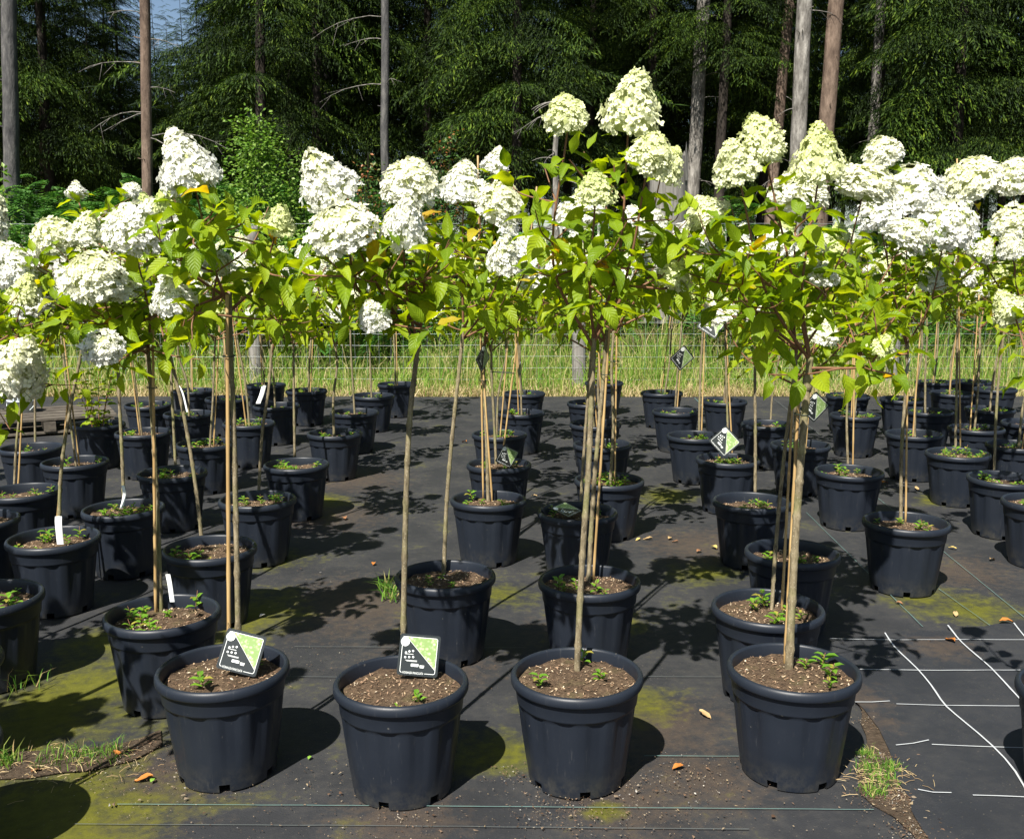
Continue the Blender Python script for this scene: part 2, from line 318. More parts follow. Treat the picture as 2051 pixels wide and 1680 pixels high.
TL = [([(235, 1612), (900, 1616), (1750, 1623)], .0032, 'teal_thread'), ([(150, 1652), (700, 1655), (1500, 1662)], .003, 'faint_thread'),
      ([(590, 1296), (800, 1297), (1050, 1298)], .003, 'faint_thread'), ([(560, 1356), (700, 1357)], .003, 'faint_thread'),
      ([(1250, 1356), (1450, 1357)], .003, 'faint_thread'), ([(1290, 1515), (1480, 1516)], .003, 'teal_thread'),
      ([(1758, 998), (2051, 1237)], .0032, 'teal_thread'), ([(1615, 1027), (1848, 1256)], .0032, 'teal_thread'),
      ([(1880, 1180), (1985, 1255)], .0028, 'teal_thread'), ([(1391, 797), (1440, 850)], .008, 'teal_thread'), ([(1550, 800), (1640, 870)], .008, 'faint_thread')]
for pts, wd, mt in TL: ribbon('woven_stripe', [gp(*q) for q in pts], wd, M[mt], fabric, 0.0045)

def sheet(name, poly, mat, z, thick=0.003, n_edge=9, jit=0.012):
    pts = [gp(*q) for q in poly]; out = []
    for a, b in zip(pts, pts[1:] + pts[:1]):
        k = max(1, int((b - a).length / 0.07))
        for i in range(k):
            q = a.lerp(b, i / k); out.append((q.x + random.uniform(-jit, jit), q.y + random.uniform(-jit, jit)))
    k = len(out); m_ = MB(); tri = tessellate_polygon([[Vector((x, y, 0)) for x, y in out]])
    m_.add([(x, y, z) for x, y in out] + [(x, y, z - thick) for x, y in out], [tuple(t) if (Vector(out[t[1]]) - Vector(out[t[0]])).cross(Vector(out[t[2]]) - Vector(out[t[0]])) > 0 else tuple(reversed(t)) for t in tri] + [(i, i + k, (i + 1) % k + k, (i + 1) % k) for i in range(k)])
    return obj(name, m_.mesh(name, mat, smooth=False))
NEW = [(1738, 1425), (1700, 1392), (1655, 1345), (1640, 1300), (1690, 1282), (1800, 1270), (1900, 1266), (2000, 1252), (2330, 1240), (2500, 1900), (1990, 1900), (1868, 1690), (1816, 1606), (1798, 1562), (1786, 1502), (1760, 1462)]
nf = tag(sheet('new_ground_fabric', NEW, M['new_fabric'], 0.009), kind='structure')
GL = [[(1662, 1284), (1780, 1287), (1905, 1286), (2200, 1287)], [(1722, 1346), (1850, 1348), (2200, 1347)],
      [(1712, 1412), (1745, 1413), (1782, 1410)], [(1795, 1416), (1900, 1419), (2200, 1421)],
      [(1794, 1499), (1830, 1497), (1860, 1488)], [(1866, 1497), (1960, 1502), (2200, 1507)], [(1838, 1588), (1865, 1596), (1905, 1595)], [(1948, 1600), (2200, 1608)],
      [(1772, 1272), (1789, 1300), (1838, 1345), (1865, 1378), (1893, 1421), (1955, 1471), (1990, 1502), (2035, 1550), (2051, 1583), (2080, 1640), (2110, 1700)],
      [(1898, 1257), (1925, 1292), (1986, 1344), (2051, 1415), (2120, 1500), (2180, 1600)], [(2030, 1252), (2051, 1280), (2120, 1345), (2200, 1440)]]
for i, g in enumerate(GL): ribbon('white_grid_line', [gp(q[0], q[1]) for q in g], 0.0042 if i < 8 else 0.0060, M['white_thread'], nf, 0.0135)
simple('bare_soil', (0.055, 0.041, 0.029), 0.95, 0.1, 0.75, 60, 0.012)
tag(sheet('bare_soil', [(1715, 1400), (1800, 1458), (1840, 1498), (1885, 1598), (1945, 1700), (1850, 1700), (1800, 1640), (1752, 1612), (1722, 1585), (1716, 1540), (1740, 1490), (1728, 1450)], M['bare_soil'], 0.0045, 0.003, jit=0.012), kind='structure')
tag(sheet('bare_soil', [(-120, 1520), (0, 1508), (110, 1503), (200, 1500), (280, 1482), (322, 1462), (330, 1490), (270, 1528), (180, 1545), (60, 1558), (-120, 1566)], M['bare_soil'], 0.0055, 0.003, jit=0.015), kind='structure')

# ------------------------------------------------------------------ shared meshes of the potted hydrangeas
POT_H, POT_R = 0.335, 0.200
def pot_mesh():
    N = 120; m_ = MB(); rings = []
    ang = np.arange(N) * 2 * math.pi / N
    fl = np.array([max(0.0, math.cos(12 * a)) ** 0.6 * 0.0 + (1 if (math.cos(12 * a) > 0.15) else 0) for a in ang], float)
    fl = (np.roll(fl, 1) + 4 * fl + np.roll(fl, -1)) / 6          # soft-edged flutes
    def ring(r, z, dr=0.0, dz=0.0):
        rr = r + dr * fl; z_ = z + dz * fl
        return np.c_[rr * np.cos(ang), rr * np.sin(ang), z_ if np.ndim(z_) else np.full(N, z_)]
    prof = [(.1465, .0, 0, 0), (.1475, .004, 0, 0), (.1500, .024, 0, 0), (.1525, .045, .0, 0), (.1540, .060, .0015, 0), (.1595, .120, .0042, 0),
            (.1665, .190, .0062, 0), (.1715, .238, .0075, .002), (.1725, .2475, .0076, .0028), (.1822, .2500, 0, .0022), (.1830, .2560, 0, 0), (.1868, .298, 0, 0),
            (.1885, .3020, 0, 0), (.1975, .3030, 0, 0), (.2000, .3080, 0, 0), (.2006, .3150, 0, 0), (.1998, .3240, 0, 0), (.1965, .3310, 0, 0), (.1905, .3350, 0, 0),
            (.1850, .3330, 0, 0), (.1825, .3270, 0, 0), (.1800, .30, 0, 0), (.1760, .250, 0, 0)]
    V = np.concatenate([ring(*q) for q in prof]); K = len(prof)
    notch = lambda j: (j % 20) in (0, 1, 2, 3)
    fc = [(i * N + j, i * N + (j + 1) % N, (i + 1) * N + (j + 1) % N, (i + 1) * N + j) for i in range(K - 1) for j in range(N) if not (i < 2 and notch(j))]
    RI = 12 * N; cut = [q for q in fc if min(q) >= RI]; m_.add(V, [q for q in fc if min(q) < RI])
    mr = MB(); mr.add(V, cut)
    m_.add(np.concatenate([ring(.1420, 0.0), ring(.1455, .026), ring(.149, .0241)]), [(i * N + j, (i + 1) * N + j, (i + 1) * N + (j + 1) % N, i * N + (j + 1) % N) for i in range(2) for j in range(N) if i == 1 or not notch(j)])
    m_.add(ring(.146, .026), [tuple(range(N))])                    # raised floor of the pot
    return m_.mesh('pot', M['pot']), mr.mesh('rim', M['pot'])
POT, RIM = pot_mesh()
def soil_mesh(seed):
    rn = random.Random(seed); m_ = MB(); NR, NA = 11, 40; V = [(0, 0, 0.012)]
    for i in range(1, NR + 1):
        r = 0.1785 * i / NR
        for j in range(NA):
            a = 2 * math.pi * j / NA; x, y = r * math.cos(a), r * math.sin(a)
            z = 0.010 * mnoise.noise(Vector((x * 16, y * 16, seed))) + 0.006 * mnoise.noise(Vector((x * 60, y * 60, seed))) + 0.010 * (1 - i / NR)
            V.append((x, y, z))
    fc = [(0, 1 + j, 1 + (j + 1) % NA) for j in range(NA)] + [(1 + i * NA + j, 1 + (i + 1) * NA + j, 1 + (i + 1) * NA + (j + 1) % NA, 1 + i * NA + (j + 1) % NA) for i in range(NR - 1) for j in range(NA)]
    m_.add(V, fc, 0)
    for _ in range(520):
        a, r = rn.uniform(0, 6.283), 0.172 * math.sqrt(rn.random()); x, y = r * math.cos(a), r * math.sin(a)
        z = 0.010 * mnoise.noise(Vector((x * 16, y * 16, seed))) + 0.010 * (1 - r / .1785) + 0.004
        L, wd, t = rn.uniform(.002, .008), rn.uniform(.001, .0025), rn.uniform(0, 6.283); d = Vector((math.cos(t), math.sin(t), rn.uniform(-.5, .5))) * L; s = Vector((-math.sin(t), math.cos(t), rn.uniform(-.6, .6))) * wd
        c_ = Vector((x, y, z)); m_.add([c_ - d, c_ - s + Vector((0, 0, .001)), c_ + d, c_ + s], [(0, 1, 2, 3)], 1)
    return m_.mesh('soil', [M['soil'], M['chips']])
SOIL = [soil_mesh(i + 3) for i in range(4)]
def leaf_mesh(curl, fold, wd, seed, wave=0.0):
    rn = random.Random(seed); NS = 8; v = []; uvs = []; ang = 0.0; y = 0.0; z = 0.0; step = 1.0 / NS
    for i in range(NS + 1):
        t = i / NS
        hw = wd * (math.sin(math.pi * min(1, t ** 0.78)) ** 0.9) * (1 - 0.28 * t) + (0.008 if i == 0 else 0)
        if i == NS: hw = 0.004
        wv = wave * math.sin(t * 11 + seed) ; j1, j2 = rn.uniform(-.018, .018), rn.uniform(-.018, .018)
        for u, sx in ((0, -1), (0.25, -.55), (0.5, 0), (0.75, .55), (1, 1)):
            lift = abs(sx) ** 1.5 * hw * fold
            v.append((sx * hw, y + (0.02 * math.sin(i * 2.5) * abs(sx)), z + lift + wv * sx * hw + (j1 if sx < 0 else j2) * abs(sx))); uvs.append((u, t))
        ang -= curl * (0.4 + 1.2 * t) / NS; y += step * math.cos(ang); z += step * math.sin(ang)
    m_ = MB(); m_.add(v, [(i * 5 + j, i * 5 + j + 1, (i + 1) * 5 + j + 1, (i + 1) * 5 + j) for i in range(NS) for j in range(4)])
    me = m_.mesh('leaf', M['leaf']); ul = me.uv_layers.new(name='UVMap')
    vi = np.zeros(len(me.loops), np.int32); me.loops.foreach_get('vertex_index', vi)
    ul.data.foreach_set('uv', np.array(uvs, np.float32)[vi].ravel()); return me
LEAF = [leaf_mesh(c_, f_, w_, s_, wv_) for c_, f_, w_, s_, wv_ in ((0.6, .35, .26, 1, .1), (1.0, .5, .28, 2, .2), (0.3, .25, .27, 3, .15), (1.3, .3, .25, 4, .3), (0.8, .7, .27, 5, .1), (-0.3, .45, .25, 6, .2), (1.7, .4, .27, 7, .2))]
def head_mesh(seed, nfl, prof, psz, mat, inner=0.86):
    """panicle one unit tall on the Z axis, half a unit wide: four-petalled florets over a lumpy core"""
    rn = random.Random(seed); m_ = MB()
    rad = lambda t: np.interp(t, [q[0] for q in prof], [q[1] for q in prof])
    NA = 14; rg = []
    ts = np.linspace(0.02, 0.96, 9)
    for t in ts:
        for j in range(NA):
            a = 6.2832 * j / NA; r = rad(t) * inner * 0.88 * (1 + 0.15 * mnoise.noise(Vector((math.cos(a) * 2, math.sin(a) * 2, t * 5 + seed)))); rg.append((r * math.cos(a), r * math.sin(a), t * 0.98))
    m_.add(rg, [(i * NA + j, i * NA + (j + 1) % NA, (i + 1) * NA + (j + 1) % NA, (i + 1) * NA + j) for i in range(8) for j in range(NA)] + [tuple(range(NA))], 1)
    for k in range(nfl):
        while True:
            t = rn.random()
            if rn.random() < rad(t) / 0.5 + 0.08: break
        a = rn.uniform(0, 6.2832); lump = 1 + 0.16 * mnoise.noise(Vector((math.cos(a) * 2.2, math.sin(a) * 2.2, t * 5 + seed)))
        r = rad(t) * lump * rn.uniform(0.80, 1.13); c_ = Vector((r * math.cos(a), r * math.sin(a), t + rn.uniform(-.03, .03)))
        nrm = (Vector((math.cos(a), math.sin(a), 0.25 + 0.8 * t)) + Vector((rn.gauss(0, .45), rn.gauss(0, .45), rn.gauss(0, .45)))).normalized()
        x = nrm.orthogonal().normalized(); y = nrm.cross(x); s = psz * rn.uniform(.75, 1.25); ro = rn.uniform(0, 1.6)
        for q in range(4):
            b = ro + q * math.pi / 2 + rn.uniform(-.15, .15); d = x * math.cos(b) + y * math.sin(b); e = nrm.cross(d); cup = rn.uniform(-.15, .35)
            m_.add([c_ + d * s * .06, c_ + d * s * .55 - e * s * .46 + nrm * s * cup * .4, c_ + d * s * .98 - e * s * .2 + nrm * s * cup * .8, c_ + d * s * .98 + e * s * .2 + nrm * s * cup * .8, c_ + d * s * .55 + e * s * .46 + nrm * s * cup * .4], [(0, 1, 2, 3, 4)], 0)
    return m_.mesh('flower_head', [mat, M['panicle_core']], smooth=False)
CONE = [(0, .34), (.10, .49), (.25, .49), (.5, .37), (.75, .235), (.92, .12), (1.0, .05)]
DOME = [(0, .32), (.15, .47), (.4, .49), (.65, .42), (.85, .27), (1.0, .08)]
HEADC = [head_mesh(i, 430, CONE, 0.072, M['petal']) for i in range(4)]; HEADD = [head_mesh(i + 9, 430, DOME, 0.072, M['petal']) for i in range(3)]
YOUNG = [head_mesh(20 + i, 330, CONE, 0.058, M['petal_young'], 0.78) for i in range(2)]
petal('petal_cream', (0.74, 0.76, 0.50), (0.64, 0.69, 0.26), 0.8)
CREAM = [head_mesh(31 + i, 430, CONE if i else DOME, 0.068, M['petal_cream']) for i in range(3)]
def kite(m_, c, d, nrm, L, wd, mi=0, droop=0.15):
    d = Vector(d).normalized(); s = d.cross(Vector(nrm)); s = s.normalized() if s.length > 1e-4 else d.orthogonal().normalized(); nn = s.cross(d); c = Vector(c)
    m_.add([c, c + d * L * .45 - s * wd / 2, c + d * L - nn * L * droop, c + d * L * .45 + s * wd / 2], [(0, 1, 2, 3)], mi)
def sprout_mesh(seed):
    rn = random.Random(seed); m_ = MB(); h = rn.uniform(.05, .10); lean = Vector((rn.uniform(-.3, .3), rn.uniform(-.3, .3), 1))
    m_.tube([Vector((0, 0, -.01)), lean * h * .5, lean * h], [.0018, .0015, .001], 5, m=1)
    for k in range(rn.randint(3, 5)):
        z = h * (0.25 + 0.75 * (k / 4)); a0 = k * 1.57 + rn.uniform(-.3, .3)
        for s in (0, math.pi):
            a = a0 + s; d = Vector((math.cos(a), math.sin(a), rn.uniform(.2, .8))).normalized(); L = rn.uniform(.028, .048); side = d.cross(Vector((0, 0, 1))).normalized(); up = side.cross(d); c_ = lean * z
            m_.add([c_, c_ + d * L * .3 - side * L * .24 + up * L * .08, c_ + d * L * .7 - side * L * .22 + up * L * .04, c_ + d * L - up * L * .2, c_ + d * L * .7 + side * L * .22 + up * L * .04, c_ + d * L * .3 + side * L * .24 + up * L * .08, c_ + d * L * .6 - up * L * .04],
                   [(0, 1, 6), (1, 2, 6), (2, 3, 6), (3, 4, 6), (4, 5, 6), (5, 0, 6)], 0)
    return m_.mesh('sprout', [M['sprout_leaves'], M['branch_bark']])
SPROUT = [sprout_mesh(i + 40) for i in range(6)]

def smooth_path(pts, k=8):
    P = [Vector(p) for p in pts]; P = [P[0] * 2 - P[1]] + P + [P[-1] * 2 - P[-2]]; out = []
    for i in range(1, len(P) - 2):
        a, b, c_, d = P[i - 1:i + 3]
        for j in range(k):
            t = j / k; out.append(0.5 * ((2 * b) + (c_ - a) * t + (2 * a - 5 * b + 4 * c_ - d) * t * t + (3 * b - a - 3 * c_ + d) * t ** 3))
    out.append(P[-2]); return out

# ------------------------------------------------------------------ potted hydrangea builder
BIG_UP = Vector((0, 0, 1))
def add_leaf(root, o, d, up, L, rn, deform=None):
    dd = Vector(d).normalized()
    Mx = basis(o, frame(dd, Vector(up) + Vector((rn.gauss(0, .25), rn.gauss(0, .25), rn.gauss(0, .25)))), (L, L, L))
    obj('leaf', rn.choice(LEAF), root, mat=Mx)
def build_plant(pl, idx):
    rn = random.Random(1000 + idx * 17)
    cx, cy = pl['rim']; c0 = Vector((*pl['pos'], 0)) if 'pos' in pl else gp(cx, cy, POT_H); base = Vector((c0.x, c0.y, 0.003)); Y = base.y
    near = Y < 5.2
    root = empty('potted_hydrangea', base)
    tag(root, pl['label'], 'potted plant', pl.get('group'))
    tilt = Matrix.Rotation(rn.gauss(0, .006), 3, 'X') @ Matrix.Rotation(rn.gauss(0, .006), 3, 'Y') @ Matrix.Rotation(rn.uniform(0, 6.28), 3, 'Z')
    po = obj('pot', POT, root, mat=basis((0, 0, 0), tilt, (1, 1, 1))); obj('rim', RIM, po)
    sz = pl.get('soil', rn.uniform(.275, .295))
    obj('soil', rn.choice(SOIL), root, mat=basis((0, 0, sz), Matrix.Rotation(rn.uniform(0, 6.28), 3, 'Z'), (1, 1, 1)))
    for _ in range(pl.get('sprouts', rn.randint(4, 10))):
        a, r = rn.uniform(0, 6.28), rn.uniform(.05, .155); s = rn.uniform(.45, 1.0)
        obj('sprout', rn.choice(SPROUT), root, mat=basis((r * math.cos(a), r * math.sin(a), sz), Matrix.Rotation(rn.uniform(0, 6.28), 3, 'Z'), (s, s, s)))
    if pl.get('kind') == 'shrub':            # a young bushy plant without a stem
        m_ = MB()
        for k in range(7):
            a = k * 0.9 + rn.uniform(-.3, .3); L = rn.uniform(.28, .50); tip = Vector((math.cos(a) * rn.uniform(.08, .2), math.sin(a) * rn.uniform(.08, .2), sz + L))
            st = Vector((math.cos(a) * .03, math.sin(a) * .03, sz - .01)); pth = smooth_path([st, st.lerp(tip, .5) + Vector((0, 0, .02)), tip], 5); m_.tube(pth, np.linspace(.004, .002, len(pth)), 5)
            for q in range(6):
                t = .15 + .85 * q / 5; o_ = st.lerp(tip, t)
                for s in (0, math.pi):
                    b = a + q * 1.57 + s; add_leaf(root, o_, (math.cos(b), math.sin(b), .25), (0, 0, 1), rn.uniform(.07, .10), rn)
        obj('branches', m_.mesh('branches', M['branch_bark']), root)
        return root
    # stem: from the soil to the fork, through pixels given for the nearest plants
    b0 = pl.get('base_px')
    sb = gp(b0[0], b0[1], sz + .003) if b0 else base + Vector((rn.uniform(-.02, .02), rn.uniform(-.02, .02), sz))
    stem_px = pl.get('stem')
    if stem_px: pts = [sb + Vector((0, 0, -.03))] + [at(x, y, sb.y + (k + 1) * .01) for k, (x, y) in enumerate(stem_px)]
    else:
        fz = pl.get('fork', rn.uniform(.98, 1.18)); lean = Vector((rn.gauss(0, .04), rn.gauss(0, .03), 0)) + Vector((pl.get('lean', 0), 0, 0))
        tp = Vector((sb.x, sb.y, fz)) + lean
        pts = [sb + Vector((0, 0, -.03)), sb.lerp(tp, .4) + Vector((rn.gauss(0, .012), rn.gauss(0, .012), 0)), sb.lerp(tp, .75) + Vector((rn.gauss(0, .012), 0, 0)), tp]
    path = smooth_path(pts, 22 if near else 10); r0 = pl.get('r', rn.uniform(.0070, .0092))
    rad = []
    for k, q in enumerate(path):
        t = k / (len(path) - 1); bump = 1.0
        if near: bump = 1 + 0.05 * mnoise.noise(Vector((k * .6, idx, 0))) + (0.26 if (k + idx) % 9 == 0 else 0)
        else: bump = 1 + (0.12 if k % 7 == 0 else 0)
        rad.append(r0 * (1.08 - 0.25 * t) * bump)
    fork = path[-1]; mt = MB(); mt.tube([q - base for q in path], rad, 10 if near else 6)
    if pl.get('graft'):                      # the knobbly graft below the crown
        q = path[int(len(path) * pl['graft'])] - base
        mt.tube([q + Vector((0, 0, -.03)), q + Vector((0, 0, -.012)), q + Vector((0, 0, .012)), q + Vector((.003, 0, .03))], [r0 * .95, r0 * 1.35, r0 * 1.3, r0 * .9], 10)
    obj('trunk', mt.mesh('trunk', M['stem']), root)
    # bamboo stakes
    for stk in pl.get('stakes', [] if stem_px or rn.random() < .35 else ['auto'] * (2 if rn.random() < .25 else 1)):
        if stk == 'auto':
            o_ = Vector((rn.choice((-1, 1)) * rn.uniform(.014, .03), rn.uniform(-.02, .01), 0)); h_ = rn.uniform(.95, 1.3); a_ = sb + o_; b_ = path[int(len(path) * .85)] + o_ * .8; b_ = a_ + (b_ - a_) * (h_ / max(.3, (b_ - a_).length))
        else:
            (x0, y0), (x1, y1) = stk; a_ = gp(x0, y0, sz + .003); b_ = at(x1, y1, a_.y)
        k = 22; mk = MB(); sp_ = [a_.lerp(b_, i / k) for i in range(k + 1)]; sp_[0] = sp_[0] + Vector((0, 0, -.03))
        rs = pl.get('rs', .0054); mk.tube([q - base for q in sp_], [rs * (1 - .2 * i / k) * (1.18 if i % 4 == 2 else 1) for i in range(k + 1)], 7)
        st = obj('bamboo_stake', mk.mesh('bamboo_stake', M['bamboo']), root)
        mk = MB(); q = path[int(len(path) * .72)]; tt = (q.z - a_.z) / max(.1, (b_.z - a_.z))
        if 0.1 < tt < 1:
            qq = a_.lerp(b_, tt); mid = (q + qq) / 2 - base; hw = (q - qq).length / 2 + .012; dx = (qq - q).normalized() if (qq - q).length > 1e-4 else Vector((1, 0, 0)); dy = Vector((-dx.y, dx.x, 0)).normalized()
            mk.tube([mid + dx * hw * math.cos(u) + dy * .017 * math.sin(u) for u in np.linspace(0, 6.283, 13)], .0018, 4, cap=False); obj('tie', mk.mesh('tie', M['tie']), st)
    # branches, flower heads and leaves
    heads = []
    for hd in pl.get('heads', []):
        x, y, wd, hg = hd[:4]; kd = hd[4] if len(hd) > 4 else 'w'; dy = hd[5] if len(hd) > 5 else rn.uniform(-.14, .14)
        P = at(x, y, Y + dy); heads.append((P, px2m(wd, Y + dy), px2m(hg, Y + dy), kd))
    for k in range(pl.get('auto', 6 if 'heads' not in pl else 3)):
        a = k * 2.4 + rn.uniform(-.5, .5); rr = rn.uniform(.08, .40); P = fork + Vector((math.cos(a) * rr, math.sin(a) * rr * .9, rn.uniform(.28, .72) - .35 * rr)); s = rn.uniform(.09, .155)
        if pl.get('auto_low'): P.z -= .15
        heads.append((P, s, s * rn.uniform(.75, 1.1), rn.choice(('g', 'c', 'c', 'w', 'w', 'w', 'w', 'w', 'w', 'w'))))
    mbr = MB(); nodes = []
    def branch(a_, b_, r_, node_gap, start, lsz, tip_dir):
        L = (b_ - a_).length; out = (b_ - a_); hz = Vector((out.x, out.y, 0))
        mid = a_.lerp(b_, .45) + hz * .16 - Vector((0, 0, .0)) + Vector((rn.gauss(0, .02), rn.gauss(0, .02), -L * .04))
        pth = smooth_path([a_, mid, b_], 6); mbr.tube([q - base for q in pth], np.linspace(r_, r_ * .5, len(pth)), 6 if near else 4, cap=False)
        k = max(2, int(L * (1 - start) / node_gap)); ro = rn.uniform(0, 3.14)
        for j in range(k + 1):
            t = start + (1 - start) * (j / k) * .97; fi = t * (len(pth) - 1); i0 = min(int(fi), len(pth) - 2); o_ = pth[i0].lerp(pth[i0 + 1], fi - i0); ax = (pth[i0 + 1] - pth[i0]).normalized()
            nodes.append((o_, ax, t)); u = ax.orthogonal().normalized(); v_ = ax.cross(u)
            for s in (0, math.pi):
                if rn.random() < .10: continue
                an = ro + j * 1.571 + s + rn.uniform(-.35, .35); d = u * math.cos(an) + v_ * math.sin(an)
                d = (d + ax * rn.uniform(.25, .6) + Vector((0, 0, rn.uniform(-.35, .12)))).normalized()
                sz_ = lsz * rn.uniform(.72, 1.15) * (.8 + .3 * math.sin(math.pi * min(1, t + .1)))
                pe = o_ + d * .018; add_leaf(root, pe - base, d, (0, 0, 1), sz_, rn)
        return pth
    def start_pt(target):                    # the first few boughs leave the fork, the others branch off them
        ok = [q for q in nodes if q[2] < .55 and q[0].z < target.z + .05]
        if len(heads_done) < 4 or not ok: heads_done.append(1); return fork + Vector((0, 0, rn.uniform(-.06, .01)))
        return min(ok, key=lambda q: (q[0] - target).length + rn.uniform(0, .12))[0]
    heads_done = []
    gap = pl.get('gap', .047 if near else .062); lsz = pl.get('leaf', .099 if near else .110)
    for (P, wd, hg, kd) in heads:
        outw = P - fork; ax = (Vector((outw.x, outw.y, 0)) * 1.1 + Vector((rn.gauss(0, .06), rn.gauss(0, .06), .62))).normalized()
        foot = P - ax * hg * .5
        branch(start_pt(foot), foot, .0052 if near else .005, gap, .28 if near else .35, lsz, ax)
        mesh = rn.choice(YOUNG if kd == 'g' else CREAM if kd == 'c' else (HEADC if hg > .8 * wd else HEADD)); q = ax.to_track_quat('Z', 'Y').to_matrix() @ Matrix.Rotation(rn.uniform(0, 6.28), 3, 'Z')
        obj('flower_head', mesh, root, mat=basis(foot - base, q, (wd * .94, wd * .94, hg * .97)))
    sh = pl.get('shoots', 15 if near else 9); cand = [q for q in nodes if .3 < q[2] < .8]
    for k in range(sh):
        if not cand: break
        o_, ax, t = rn.choice(cand); a = rn.uniform(0, 6.28); d = (Vector((math.cos(a), math.sin(a), rn.uniform(-.25, .7))) + ax * .4).normalized()
        branch(o_, o_ + d * rn.uniform(.12, .26), .003, gap, .3, lsz * .9, d)
    for (x, y) in pl.get('low', []):         # leafy side shoots aimed where the photograph shows foliage
        tip = at(x, y, Y + rn.uniform(-.12, .12)); branch(start_pt(tip), tip, .0035, gap, .35, lsz, tip - fork)
    obj('branches', mbr.mesh('branches', M['branch_bark']), root)
    return root

